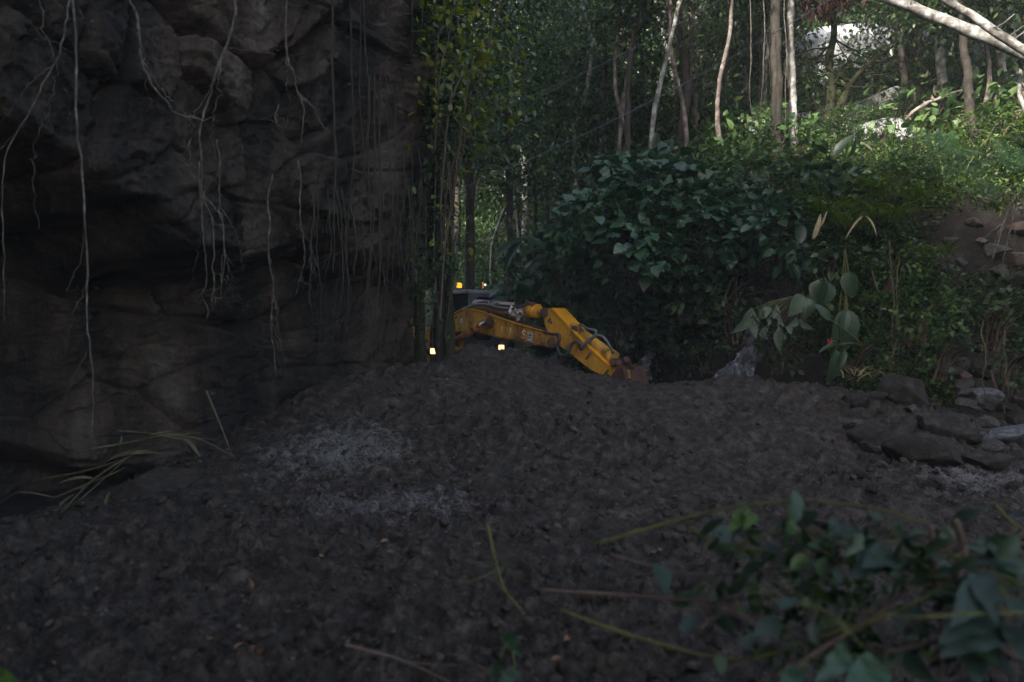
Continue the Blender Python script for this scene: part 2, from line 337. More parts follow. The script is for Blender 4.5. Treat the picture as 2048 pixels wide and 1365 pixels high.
HEART = smooth_blade([0, .03, .1, .22, .38, .55, .72, .86, .95, 1], [.10, .24, .36, .42, .42, .37, .25, .12, .03, .0], .12, .32, .06)
def fern_template():
    V, T, n = [], [], 0
    for i in range(26):
        t = .08+.9*i/26; L = .30*math.sin(math.pi*min(1, (t*.85+.18)))**.8*(1-t*.35)
        for s in (-1, 1):
            for q in range(5):
                u = q/5; u2 = (q+1)/5
                x0, x1 = s*L*u, s*L*u2; wd = .022*(1-u*.75)
                dz = -.35*t*t-.10*u*u*L
                y0 = t+.25*abs(x0); y1 = t+.25*abs(x1)
                V += [(x0, y0, dz), (x1*1.0, y0+wd*.4, dz-.01), (x1, y1+.004, dz-.01), (x0, y0-wd*.9, dz)]
                T += [(n, n+1, n+2), (n, n+2, n+3)]; n += 4
    return np.array(V), np.array(T)
FERN = fern_template()
def unit(v): return v/(np.linalg.norm(v, axis=-1, keepdims=True)+1e-9)
def scatter(mb, tpl, pos, axis, up, sc):
    V, T = tpl; pos = np.asarray(pos, float); n = len(pos)
    if n == 0: return
    y = unit(np.asarray(axis, float)); x = unit(np.cross(y, up)); z = np.cross(x, y)
    sc = np.broadcast_to(np.asarray(sc, float), (n,))[:, None, None]
    W = pos[:, None, :]+sc*(V[None, :, 0:1]*x[:, None, :]+V[None, :, 1:2]*y[:, None, :]+V[None, :, 2:3]*z[:, None, :])
    TT = (T[None]+(np.arange(n)*len(V))[:, None, None]).reshape(-1, 3)
    mb.add(W.reshape(-1, 3), TT)
def rdir(n, zb=0.0, zs=1.0):
    a = RNG.normal(size=(n, 3)); a[:, 2] = a[:, 2]*zs+zb; return unit(a)
def upish(n, s=0.5): return unit(np.array([0, 0, 1.0])+RNG.normal(size=(n, 3))*s)

# ------------------------------------------------------------ terrain
ctl = [P(*a) for a in [
    (1024, 1365, 3.5), (0, 1365, 3.4), (2048, 1365, 3.6), (500, 1365, 3.4), (1500, 1365, 3.5),
    (1024, 1200, 4.6), (1024, 1050, 6.2), (1024, 900, 9.0), (1024, 800, 11.5), (1037, 730, 15), (1000, 724, 15.2), (975, 712, 15.3), (940, 690, 15.5), (880, 732, 15.5), (760, 752, 13.5), (650, 765, 12.6), (560, 840, 10.8), (430, 915, 9.2), (300, 1000, 7.6), (150, 1070, 6.3), (0, 1150, 5.2),
    (600, 1000, 7.3), (400, 1150, 5.2), (750, 880, 9.8), (1130, 735, 15), (1200, 755, 14.5), (1300, 768, 14.2), (1500, 772, 13.8), (1700, 782, 13.2),
    (1800, 830, 12), (1900, 890, 10.6), (2048, 930, 9.8), (2048, 1060, 6.4), (1700, 950, 8.8), (1400, 900, 9.6), (1400, 1050, 6.6), (1800, 1150, 5.2), (1500, 830, 11.8)]]
ctl += [np.array(a, float) for a in [(0, 18, .8), (-1, 19, .4), (2, 18, .2), (0, 22, 0), (-3, 24, 0), (3, 22, 0), (-6, 10, -.6), (-5.5, 7, -.3), (-3.8, 13, .1), (-8, 4, 0), (-8, 14, -.5),
        (6, 16, .3), (9, 15, 0), (12, 12, -.2), (12, 6, 0), (12, 0, 0), (-10, -3, 0), (0, -4, 0), (5, -4, 0), (0, 1.5, .1), (-4, 2, .1), (4, 2, .1), (-12, 28, 0), (12, 28, 0), (0, 30, 0)]]
ctl = np.array(ctl)
def tps(r): return np.where(r > 1e-9, r*r*np.log(r+1e-12), 0)
_n = len(ctl); _K = tps(np.linalg.norm(ctl[:, None, :2]-ctl[None, :, :2], axis=-1))+np.eye(_n)*0.08
_Pm = np.hstack([np.ones((_n, 1)), ctl[:, :2]]); _A = np.block([[_K, _Pm], [_Pm.T, np.zeros((3, 3))]])
_sol = np.linalg.solve(_A, np.concatenate([ctl[:, 2], np.zeros(3)]))
def mound0(x, y):
    x = np.asarray(x, float); y = np.asarray(y, float)
    r = _sol[_n]+_sol[_n+1]*x+_sol[_n+2]*y
    for i in range(_n): r = r+_sol[i]*tps(np.hypot(x-ctl[i, 0], y-ctl[i, 1]))
    return r
def mound(x, y):
    z = mound0(x, y)
    z = z+0.10*fbm(x*0.8, y*0.8, 0, 3, 3)
    wz = 0.5+0.5*noise(x*0.5, y*0.5, 0, 50)
    z = z+0.15*(1-np.abs(fbm(x*2.1, y*2.1, 0, 5, 4, .6))*1.6)*(0.5+wz)-0.06
    wx = x+.10*noise(x*4, y*4, 0, 61)+.03*noise(x*14, y*14, 0, 63); wy = y+.10*noise(x*4, y*4, 7, 62)+.03*noise(x*14, y*14, 7, 64)
    patch = sstep(-.5, .5, noise(x*.9, y*.9, 0, 65))
    z = z+0.15*np.abs(fbm(wx*4.2, wy*4.2, 0, 21, 6, .62))*(0.35+wz)
    z = z+0.05*np.abs(noise(wx*11, wy*11, 0, 22))*(.3+patch)+0.05*fbm(wx*16, wy*16, 0, 24, 3, .7)*(.2+patch*.8)-0.06
    return z
_fx = [-60, -12, -3, 0, 1.5, 3, 6, 9, 15, 40, 80]
def foot(x): return np.interp(x, _fx, [34, 30, 26.5, 25, 20.5, 17, 15.3, 13.6, 11, 2, -5])
def hill(x, y, det=True):
    x = np.asarray(x, float); y = np.asarray(y, float)
    t = y-foot(x)+0.5*noise(x*.6, y*.6, 0, 77)
    bh = np.interp(x, [-12, -3, 0, 3, 6, 9, 20], [1.5, 1.8, 2.2, 3.9, 4.3, 4.0, 4.5])
    z = -0.6+(bh+.6)*sstep(-.3, 2.0, t)+np.maximum(0, t-1.5)*np.interp(x, [1, 9], [.34, .46])+np.maximum(0, t-26)*0.45
    if det: z = z+0.5*fbm(x*.35, y*.35, 0, 31, 3)*sstep(1, 8, t)+0.22*fbm(x*1.3, y*1.3, 0, 33, 4)*sstep(-.2, 1, t)
    return z
def zgrid(fn, xs, ys): return fn(xs, ys)
# broad ground sheet
g = mesh_arr('ground', [(-500, -300, -.9), (500, -300, -.9), (500, 600, -.9), (-500, 600, -.9)], np.array([[0, 1, 2, 3]]), M['soil'], smooth=False); g['kind'] = 'structure'
# fine mud sheet
rows, cols = 620, 760
yy = 0.9*(30/0.9)**np.linspace(0, 1, rows)
tt = np.linspace(-1, 1, cols)
X = tt[None, :]*(3.0+yy[:, None]*0.78); Yg = np.repeat(yy[:, None], cols, 1)
Z = mound(X, Yg)
o = mesh_arr('mud_ground', np.stack([X, Yg, Z], -1).reshape(-1, 3), grid_faces(rows, cols), M['mud']); o['kind'] = 'structure'
# back yard of mud behind the camera
xs = np.linspace(-12, 12, 60); ys = np.linspace(-10, 0.95, 40); XX, YY = np.meshgrid(xs, ys)
o = mesh_arr('mud_track', np.stack([XX, YY, mound0(XX, YY)-0.03], -1).reshape(-1, 3), grid_faces(40, 60), M['mud']); o['kind'] = 'structure'
# hillside
r2, c2 = 330, 420
yy = 2+98*np.linspace(0, 1, r2)**1.25; xx = np.sinh(np.linspace(-2.4, 2.6, c2))*11
XX, YY = np.meshgrid(xx, yy)
o = mesh_arr('hillside', np.stack([XX, YY, hill(XX, YY)], -1).reshape(-1, 3), grid_faces(r2, c2), M['soil']); o['kind'] = 'structure'

# ------------------------------------------------------------ rock face on the left
def rockface():
    plan = np.array([(-9.0, 1.0), (-7.2, 4.2), (-5.0, 6.9), (-4.1, 9.0), (-3.0, 11.5), (-1.75, 14.2), (-1.72, 16.0), (-2.6, 17.6), (-6, 20), (-13, 20), (-18, 4), (-14, -24), (-4, -22), (-7, -9)], float)  # last points carry the wall on, unseen behind the camera, to block the sun
    cl = np.vstack([plan, plan[:1]])
    pts = spline(cl, 12*60+1)[:-1]
    seg = np.arange(len(pts))/60.0
    keep = np.concatenate([np.arange(0, 60, 2), np.arange(60, 7*60, 1), np.arange(7*60, 12*60, 6)])
    # densify the visible stretch
    dense = np.interp(np.linspace(1, 7, 620), seg, np.arange(len(pts)))
    idx = np.concatenate([np.arange(0, 60, 3), dense, np.arange(7*60+4, 12*60, 8)])
    base = np.stack([np.interp(idx, np.arange(len(pts)), pts[:, k]) for k in (0, 1)], -1)
    s = idx/60.0
    tg = np.gradient(base, axis=0); tg = unit(tg); nrm = np.stack([tg[:, 1], -tg[:, 0]], -1)
    zz = np.concatenate([np.linspace(-1.2, 8.5, 400), np.linspace(8.6, 18, 50)])
    S, Zg = np.meshgrid(s, zz); m, n = S.shape
    off = np.zeros_like(S)
    vis = sstep(0.2, 1.2, S)*(1-sstep(6.8, 7.6, S))
    right = sstep(4.0, 5.5, S)
    # overhang growing with height on the near side
    off += vis*(1-right)*0.175*np.clip(Zg-3.0, 0, 6)
    # cave below a stepped brow
    brow = np.interp(S, [0, 1.5, 2.0, 2.35, 2.75, 3.0, 3.25, 3.7, 4.3, 5.0, 6.2, 7], [4.4, 3.9, 3.6, 3.45, 2.9, 2.75, 2.85, 3.3, 3.0, 2.8, 2.2, 2.0])
    dep = np.interp(S, [0, 2.6, 3.1, 3.5, 4.5, 5.6, 6.3, 7], [4.2, 4.0, 3.0, 1.9, 1.0, 0.25, 0.0, 0.0])
    brow = brow+0.12*noise(S*5, 0, 0, 91)
    off -= vis*dep*sstep(0.0, 0.5, brow-Zg)*(0.7+0.3*sstep(0, 2.5, brow-Zg))
    # broken slabs: jittered cells each with its own plane
    def cells(sc, amp, seed, zst=1.0):
        U, W = S*sc*2.1, Zg*sc*zst
        wu = U+0.5*noise(U*.7, W*.7, 0, seed); ww = W+0.5*noise(U*.7, W*.7, 5, seed)
        iu, iw = np.floor(wu).astype(np.int64), np.floor(ww).astype(np.int64)
        best = np.full(U.shape, 1e9); sec = np.full(U.shape, 1e9); val = np.zeros(U.shape)
        for a in (-1, 0, 1):
            for b in (-1, 0, 1):
                cu, cw = iu+a, iw+b; z0 = np.zeros_like(cu)
                fx = cu+.5+.8*(_h(cu, cw, z0, seed)-.5); fy = cw+.5+.8*(_h(cu, cw, z0, seed+1)-.5)
                d = np.hypot(wu-fx, ww-fy)
                v = (_h(cu, cw, z0, seed+2)-.5)+(wu-fx)*(_h(cu, cw, z0, seed+3)-.5)*1.2+(ww-fy)*(_h(cu, cw, z0, seed+4)-.5)*1.2
                sec = np.where(d < best, best, np.minimum(sec, d)); val = np.where(d < best, v, val); best = np.minimum(best, d)
        crack = 1-sstep(0.0, 0.07, sec-best)
        return amp*val-0.3*amp*crack
    off += vis*(cells(0.42, 0.85, 203, .8)+cells(1.1, 0.30, 211)+cells(3.2, 0.09, 221)+cells(8.0, 0.03, 231))
    # fluted, root-worn right half
    off += vis*right*0.22*fbm(S*9, Zg*0.5, 0, 131, 3)*(1-sstep(4, 7, Zg)*.5)
    off += vis*(0.07*fbm(S*4, Zg*2, 0, 141, 5, .6)+0.05*fbm(S*18, Zg*9, 0, 151, 5, .7))
    # keep the outer corner where the clearing begins
    Xc = base[None, :, 0]+nrm[None, :, 0]*off; Yc = base[None, :, 1]+nrm[None, :, 1]*off
    Zw = Zg+np.maximum(0, Zg-8.5)/9.5*9*sstep(5.5, -1.5, base[None, :, 1])*sstep(-16, -12, base[None, :, 0])  # unseen stretch behind the camera raised further to shade mud and right bank
    V = np.stack([Xc, Yc, Zw], -1).reshape(-1, 3)
    Q = grid_faces(m, n, wrap=True)
    top = np.array([[-10, 2, 20.5]]); V = np.vstack([V, top]); ti = m*n; j = np.arange(n)
    T = np.stack([(m-1)*n+j, (m-1)*n+(j+1) % n, np.full(n, ti)], -1)
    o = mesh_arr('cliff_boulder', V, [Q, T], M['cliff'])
    tag(o, 'huge overhanging dark rock face draped with roots, filling the left of the view', 'rock face')
    return o
rockface()

# ------------------------------------------------------------ rocks
def rock_mesh(seed, sub=4, flat=0.7, cuts=13):
    bm = bmesh.new(); bmesh.ops.create_icosphere(bm, subdivisions=sub, radius=1)
    V = np.array([v.co[:] for v in bm.verts]); T = np.array([[v.index for v in f.verts] for f in bm.faces]); bm.free()
    r = np.random.default_rng(seed)
    for i in range(cuts):
        n = unit(r.normal(size=3)); d = r.uniform(.42, .8)
        e = np.maximum(0, V@n-d); V = V-e[:, None]*n*0.95
    V = V*(1+0.10*fbm(V[:, 0]*1.6+seed, V[:, 1]*1.6, V[:, 2]*1.6, seed, 5, .6))[:, None]
    V[:, 2] *= flat; return V, T
_rk = {}
def rock(name, loc, size, mat, label, cat='rock', group=None, seed=0, sub=4, flat=.7, rot=None, sq=(1, 1)):
    k = (seed, sub, flat, mat)
    if k not in _rk:
        V, T = rock_mesh(seed, sub, flat); me = mesh_arr(name, V, T, M[mat]); _rk[k] = me.data
        o = me
    else:
        o = bpy.data.objects.new(name, _rk[k]); C.objects.link(o)
    o.location = loc; o.scale = (size*sq[0], size, size*sq[1])
    o.rotation_euler = rot if rot else (random.uniform(-.3, .3), random.uniform(-.3, .3), random.uniform(0, 6.28))
    tag(o, label, cat, group); return o
def onmud(px, py, Y0=8):
    """ground point seen at a picture position: march along the ray"""
    for Y in np.linspace(2.2, 17, 900):
        q = P(px, py, Y)
        if mound0(q[0], q[1])+.03 >= q[2]: return q
    return P(px, py, Y0)
# main rocks at the right
R_ = [(1820, 790, 12.4, 48, 'rock', 'angular dark brown boulder on the right end of the mud crest', 1, .75),
      (1880, 850, 11.4, 52, 'rock', 'rounded muddy boulder just below the angular crest boulder', 2, .7),
      (1850, 900, 10.3, 66, 'rock', 'long muddy slab leaning down the right side of the mound', 3, .6),
      (1740, 870, 11, 34, 'rock', 'jagged mud-caked rock left of the long leaning slab', 4, .7),
      (1815, 905, 10.2, 26, 'rock', 'small blocky rock wedged beneath the long leaning slab', 12, .7),
      (1735, 892, 10.6, 22, 'rock', 'low dark stone under the jagged mud-caked rock', 13, .6),
      (1968, 800, 12.2, 30, 'greyrock', 'pale grey boulder with a bright flat top at the foot of the bank', 5, .62),
      (1995, 862, 10.8, 42, 'greyrock', 'flat pale grey slab below the bright grey boulder', 6, .35),
      (1975, 745, 13.0, 24, 'rock', 'dull rounded rock above the bright grey boulder', 7, .9),
      (1975, 920, 9.8, 46, 'rock', 'dark wet block lying low at the right of the mound', 8, .5),
      (2040, 915, 9.9, 26, 'rock', 'small dark rock beside the low wet block at the picture edge', 9, .6),
      (1930, 770, 12.9, 20, 'pebble', 'thin grey stone stacked left of the bright grey boulder', 10, .35),
      (1925, 750, 13.1, 18, 'brownstone', 'brown stone on the stone heap under the bank', 11, .6),
      (1850, 968, 9.0, 22, 'rock', 'small muddy lump at the foot of the long leaning slab', 14, .6)]
for px, py, Y, rp, mt, lb, sd_, fl in R_:
    q = P(px, py, Y); s = rp/F*Y*1.35
    if py > 830: q = onmud(px, py+rp*.45); s = rp/F*q[1]*1.35; q = q+[0, 0, s*.22]
    rock('boulder' if rp > 40 else 'rock', (q[0], q[1], q[2]), s, mt, lb, 'boulder' if rp > 40 else 'rock', 'rocks at the right of the mound', sd_, 5, fl)
rr_ = random.Random(21)
for i in range(46):
    px, py = rr_.uniform(1700, 2060), 0; py = rr_.uniform(max(790, 800+(px-1750)*.1), 1000); q = onmud(px, py); rp = rr_.choice((7, 9, 12, 16, 22))
    rock('rubble_rock', (q[0], q[1], float(mound(q[0], q[1]))+rp/F*q[1]*.25), rp/F*q[1]*1.2, ['rock', 'rock', 'pebble'][i % 3], ['dark muddy', 'brown muddy', 'greyish'][i % 3]+' rubble stone in the band right of the mound', 'rock', 'rubble right of the mound', 30+i % 8, 3, .7)
for i in range(26):
    px, py = rr_.uniform(1840, 2060), rr_.uniform(690, 860); Y = 13.6-(py-690)*.012; q = P(px, py, Y)
    rock('rubble_rock', tuple(q), rr_.uniform(8, 20)/F*Y*1.2, ['rock', 'pebble'][i % 2], ['dark', 'greyish'][i % 2]+' stone in the rubble below the right bank', 'rock', 'rubble below the right bank', 30+i % 8, 3, .6)
# rocks in the eroded bank
k = 0
bank = [(1870, 455, 18, 'at the upper left of the bare soil'), (1950, 450, 20, 'in the middle top of the bare soil'), (1905, 540, 20, 'at the lower left of the bare soil'), (1960, 485, 14, 'small, centred in the bare soil'), (2045, 560, 26, 'under the bare soil at the picture edge'), (1880, 500, 13, 'small, beside the yellow-green grass tuft'),
        (2030, 460, 26, 'on the bare soil at the very top right of the bank'), (1985, 505, 30, 'in the bare soil under the hanging twig'), (1900, 480, 16, 'at the left end of the bare soil band'),
        (2035, 520, 24, 'against the picture edge halfway down the bank'), (1925, 525, 14, 'below the bare soil band left of the larger stones'), (2000, 545, 28, 'under the bare soil shelf'),
        (1990, 620, 34, 'jutting from the lower bank above the grey boulders'), (1935, 605, 16, 'small, left of the jutting lower bank stone'), (1700, 735, 26, 'half hidden beneath the hanging leaves'),
        (1735, 765, 18, 'beside dry grass at the mud crest'), (1660, 750, 16, 'in the dark under the longest hanging leaf'), (1770, 660, 20, 'in the dark hollow behind the hanging vines'),
        (1130, 590, 24, 'under the big leafy shrub behind the digger arm'), (1370, 640, 22, 'in the dark bank right of the digger arm'), (1340, 700, 28, 'beside the small water trickle near the bucket')]
for px, py, rp, wh in bank:
    # march to the hill surface
    for Y in np.linspace(9, 40, 1200):
        q = P(px, py, Y)
        if hill(q[0], q[1]) >= q[2]: break
    rock('bank_rock', tuple(q), rp/F*q[1]*1.15, 'pebble' if k % 3 else 'brownstone', 'rough stone ' + wh if 'small' not in wh else 'rough stone, ' + wh, 'rock', 'stones in the vegetated bank', 20+k, 4, .65); k += 1
# stones scattered on the mud
Z_ = [('lower left corner', 0, 1130, 420, 1340), ('lower middle', 450, 1100, 900, 1340), ('pale dusty patch', 560, 850, 830, 1000), ('middle of the mound', 900, 800, 1350, 1050), ('gravelly right edge', 1860, 960, 2048, 1120)]
cnt = 0
for zn, x0, y0, x1, y1 in Z_:
    for sname, mt, rg, nn in (('grey', 'pebble', (7, 12), 12), ('brown', 'brownstone', (6, 11), 10)):
        if 'right edge' in zn: nn += 12
        for i in range(nn):
            q = onmud(random.uniform(x0, x1), random.uniform(y0, y1)); rp = random.uniform(*rg)
            if q[1] < 5: rp *= 1.3
            o = rock('stone', (q[0], q[1], float(mound(q[0], q[1]))+.003), rp/F*q[1]*1.1, mt, 'small %s stone on the mud, %s' % (sname, zn), 'stone', '%s stones on the %s' % (sname, zn), 60+cnt % 9, 2, .6)
            cnt += 1
# crumbly clods of soil (stuff)
cm = MB(); ct = [rock_mesh(120+i, 2, .8, 10) for i in range(4)]
for i in range(4):
    n = 3000
    Yr = 2.8*(16/2.8)**RNG.random(n); Xr = (RNG.random(n)*2-1)*Yr*.72
    kp = (noise(Xr*.7+9, Yr*.7, 0, 500) > -.25) | (Yr > 11); Xr, Yr = Xr[kp], Yr[kp]; n = len(Xr)
    sc = (0.007+0.05*RNG.random(n)**6)*(.75+Yr*.05)
    scatter(cm, ct[i], np.stack([Xr, Yr, mound(Xr, Yr)+sc*.15], -1), rdir(n, 0, .4), upish(n, .5), sc)
tag(cm.build('soil_clods', M['clod']), 'crumbly dark clods of dug earth over the mound', 'soil', kind='stuff')
# gravel (stuff)
gm = MB()
gt = [rock_mesh(90+i, 1, .6, 7) for i in range(5)]
for i in range(5):
    n = 1500
    Yr = 2.8*(15/2.8)**RNG.random(n); Xr = (RNG.random(n)*2-1)*Yr*.72
    keepm = noise(Xr*.6, Yr*.6, 0, 400+i) > -.2; Xr, Yr = Xr[keepm], Yr[keepm]; n = len(Xr)
    sc = 0.006+0.016*RNG.random(n)**3; pz = mound(Xr, Yr)
    scatter(gm, gt[i], np.stack([Xr, Yr, pz], -1), rdir(n, 0, .2), upish(n, .3), sc)
for (cx, cy, rx, ry) in PALE:
    n = 2600; a = RNG.normal(size=(n, 2))*.55; Xr = cx+a[:, 0]*rx; Yr = cy+a[:, 1]*ry
    scatter(gm, gt[0], np.stack([Xr, Yr, mound(Xr, Yr)], -1), rdir(n, 0, .2), upish(n, .3), 0.008+0.02*RNG.random(n)**3)
tag(gm.build('gravel', M['pebble']), 'fine gravel and crumbs of rock strewn over the mud', 'gravel', kind='stuff')
# dead leaf litter on mud
lm = MB(); n = 150
Yr = 2.9*(12/2.9)**RNG.random(n); Xr = (RNG.random(n)*1.3-1)*Yr*.66
scatter(lm, SMALL, np.stack([Xr, Yr, mound(Xr, Yr)+.01], -1), rdir(n, 0, .2), upish(n, .5), .03+.05*RNG.random(n))
tag(lm.build('leaf_litter', M['dead']), 'fallen brown and orange leaves scattered over the mud', 'leaves', kind='stuff')

# ------------------------------------------------------------ trees
def leaf_clump(mb, centers, per, rad, tpl, size, sink=-.1, spread=.5):
    centers = np.asarray(centers, float); n = len(centers)*per
    c = np.repeat(centers, per, 0); d = RNG.normal(size=(n, 3))*np.array([1, 1, .6])
    pos = c+d*rad
    ax = unit(unit(d)*.7+rdir(n)*.8+np.array([0, 0, sink*3]))
    scatter(mb, tpl, pos, ax, upish(n, spread), size*(.6+.8*RNG.random(n)))
def twigs(mb, a, b, r, bend=.15, n=6):
    a = np.asarray(a, float); b = np.asarray(b, float); L = np.linalg.norm(b-a)
    mid = (a+b)/2+RNG.normal(size=3)*L*bend
    tube(mb, spline([a, mid, b], n), [r, r*.35], 5, cap=False)
def make_tree(base, top, r0, crown_z0, crown_R, nclump, per, bark, leafm, tpl=TINY, size=.16, path=None, rad=.42, name='forest_tree', nl=9, crad=None, low=True):
    """trunk with limbs and twigs + leafy crown, world or local coordinates"""
    root = empty(name, tuple(base))
    base = np.asarray(base, float)
    if path is None:
        top = np.asarray(top, float); k = 5; ts = np.linspace(0, 1, k)[:, None]
        pp = base*(1-ts)+top*ts; pp[1:-1] += RNG.normal(size=(k-2, 3))*np.array([1, 1, 0])*np.linalg.norm(top-base)*.018
    else: pp = np.asarray(path, float)
    H = pp[-1, 2]-pp[0, 2]
    line = spline(pp, 40)-base
    line[:, :2] += 0.03*RNG.normal(size=(40, 2))*r0*4
    tb = MB(); tube(tb, line, [r0*1.5, r0*1.05, r0, r0*.85, r0*.6, r0*.3], 10, .25, random.randint(0, 99))
    cl = []
    for i in range(nl):
        f = crown_z0+(1-crown_z0)*(i+random.random())/nl; k = min(38, int(f*39)); st = line[k]
        az = random.uniform(0, 6.28); L = crown_R*(1.1-.6*f)*random.uniform(.6, 1.15)
        en = st+np.array([math.cos(az)*L, math.sin(az)*L, L*random.uniform(.1, .6)])
        mid = (st+en)/2+RNG.normal(size=3)*L*.1
        lp = spline([st, mid, en], 9); rr = r0*(.42-.25*f); tube(tb, lp, [rr, rr*.35], 6, .15, i, cap=False)
        for q in range(4):
            a = lp[random.randint(3, 8)]; e = a+rdir(1, .15, .6)[0]*crown_R*random.uniform(.2, .5)
            twigs(tb, a, e, rr*.35); cl.append(e)
            for z in range(2):
                e2 = e+rdir(1, 0, .6)[0]*crown_R*.25; twigs(tb, e, e2, rr*.2, n=4); cl.append(e2)
    tb.build('trunk', bark, root)
    cl = np.array(cl); 
    if len(cl) < nclump: cl = np.vstack([cl, cl[RNG.integers(0, len(cl), nclump-len(cl))]+RNG.normal(size=(nclump-len(cl), 3))*crown_R*.16])
    else: cl = cl[:nclump]
    lb = MB(); leaf_clump(lb, cl, per, rad, tpl, size)
    lb.build('crown', leafm, root)
    return root
def dup(root, loc, rz, sc, label, cat, group):
    r = root.copy(); C.objects.link(r); r.location = loc; r.rotation_euler = (0, 0, rz); r.scale = (sc, sc, sc)
    for ch in list(root.children):
        c = ch.copy(); C.objects.link(c); c.parent = r
    tag(r, label, cat, group); return r
def hz(x, y): return float(hill(x, y))-.1
# --- individually placed trees: (trunk picture path bottom->top, distance, radius px, bark, crown start, leaf, label)
T_ = [([(1556, 330), (1552, 120), (1548, -120), (1540, -420)], 19.5, 11, 'bark', .55, 'canopy', 'thick dark vine-covered trunk left of the twin centre-right pair'),
      ([(1588, 320), (1582, 120), (1580, -120), (1590, -420)], 20.2, 7.5, 'palebark', .6, 'canopy', 'slim grey trunk standing right beside the thick vine-covered trunk'),
      ([(1200, 380), (1205, 240), (1210, 120), (1205, -200)], 24, 7, 'bark', .45, 'canopy', 'straight dark speckled trunk rising above the left side of the leafy shrub'),
      ([(1392, 330), (1390, 200), (1380, 60), (1375, -220)], 23, 8, 'pinkbark', .45, 'canopy', 'pinkish scaly trunk behind the top of the leafy shrub'),
      ([(1020, 520), (1018, 330), (1012, 150), (1005, -150)], 21, 7, 'bark', .5, 'canopy', 'dark slender trunk above the excavator boom'),
      ([(940, 480), (938, 300), (940, 150), (930, -150)], 20, 8.5, 'bark', .6, 'canopy', 'blotchy dark trunk behind the yellow-green sapling'),
      ([(1500, 300), (1490, 170), (1478, 60), (1500, -160)], 25, 6, 'palebark', .5, 'canopy', 'thin pale trunk left of the thick vine-covered trunk'),
      ([(1460, 320), (1462, 180), (1450, 50), (1440, -160)], 26, 5, 'palebark', .5, 'canopy', 'thin pale crooked trunk between the pinkish trunk and the vine-covered one'),
      ([(1888, 200), (1880, 90), (1876, -20), (1880, -220)], 22, 9, 'palebark', .55, 'canopy', 'pale grey trunk passing behind the fallen white log'),
      ([(1840, 150), (1830, 60), (1815, -10), (1790, -200)], 24, 7, 'bark', .55, 'canopy', 'grey leaning trunk right of the white rock'),
      ([(1945, 310), (1936, 170), (1925, 60), (1905, -180)], 19, 9, 'bark', .6, 'canopy', 'dark curving trunk under the fallen white log'),
      ([(2020, 300), (2006, 160), (1998, 20), (1996, -220)], 21, 8, 'palebark', .55, 'canopy', 'straight white-barked trunk near the right edge'),
      ([(2046, 200), (2030, 80), (2012, -40), (2010, -200)], 23, 5, 'palebark', .55, 'canopy', 'thin whitish trunk at the right picture edge'),
      ([(1290, 330), (1275, 220), (1250, 130), (1240, -40)], 30, 6, 'pinkbark', .6, 'canopy', 'pale leaning trunk in the bright gap above the leafy shrub'),
      ([(1260, 320), (1262, 230), (1266, 130), (1262, -80)], 31, 5, 'palebark', .6, 'canopy', 'pale upright trunk crossing the leaning one in the bright gap'),
      ([(1070, 480), (1068, 300), (1074, 160), (1066, -60)], 25, 4.5, 'bark', .5, 'canopy', 'very thin dark stem right of the slender trunk above the boom'),
      ([(1130, 430), (1124, 300), (1134, 150), (1128, -60)], 27, 6, 'bark', .5, 'canopy', 'dark trunk left of the straight speckled trunk'),
      ([(1742, 230), (1745, 120), (1735, 20), (1740, -150)], 30, 6, 'bark', .62, 'canopy', 'dark trunk standing against the right end of the white rock')]
for path, Y, rp, bk, cz, lf, lb in T_:
    pw = [P(a, b, Y) for a, b in path]
    zb = hz(pw[0][0], Y)
    b0 = np.array([pw[0][0], Y, min(zb, pw[0][2])])
    pw = [b0]+pw if pw[0][2]-b0[2] > .4 else pw
    r = make_tree(pw[0], None, rp/F*Y, cz-.14 if path[0][0] < 1500 else cz+.12, 2.3 if path[0][0] < 1500 else 1.8, 100, 46, M[bk], M[lf], path=pw, size=.16, nl=10)
    tag(r, lb, 'tree', 'trees of the forest edge')
# --- tree kinds reused over the slope
kinds = []
for i in range(6):
    H = random.uniform(9, 14); rr = random.uniform(.09, .16)
    kinds.append(make_tree((0, 0, 0), (random.uniform(-.8, .8), random.uniform(-.8, .8), H), rr, .52, random.uniform(1.6, 2.3), 66, 50, M[['bark', 'palebark', 'bark', 'pinkbark', 'palebark', 'bark'][i]], M['canopy' if i != 3 else 'hill'], size=.145, nl=11))
under = []
for i in range(4):
    H = random.uniform(3.0, 5.0)
    under.append(make_tree((0, 0, 0), (random.uniform(-.5, .5), random.uniform(-.5, .5), H), .045, .25, 1.2, 70, 42, M['bark'], M[['hill', 'canopy', 'hill', 'canopy'][i]], size=.15, rad=.3, name='young_tree', nl=9))
used = set()
def place(lst, i, x, y, label, cat, group, sc):
    z = hz(x, y); r0 = lst[i]; key = id(r0)
    if key not in used:
        used.add(key); r0.location = (x, y, z); r0.rotation_euler = (0, 0, random.uniform(0, 6.28)); r0.scale = (sc,)*3; tag(r0, label, cat, group)
    else: dup(r0, (x, y, z), random.uniform(0, 6.28), sc, label, cat, group)
barkn = ['dark-barked', 'pale-barked', 'slender dark', 'reddish-barked', 'slim white-barked', 'thin dark']
def zone(x):
    px = CX+F*x
    return px
cellseen = {}
pts_ = []
tries = 0
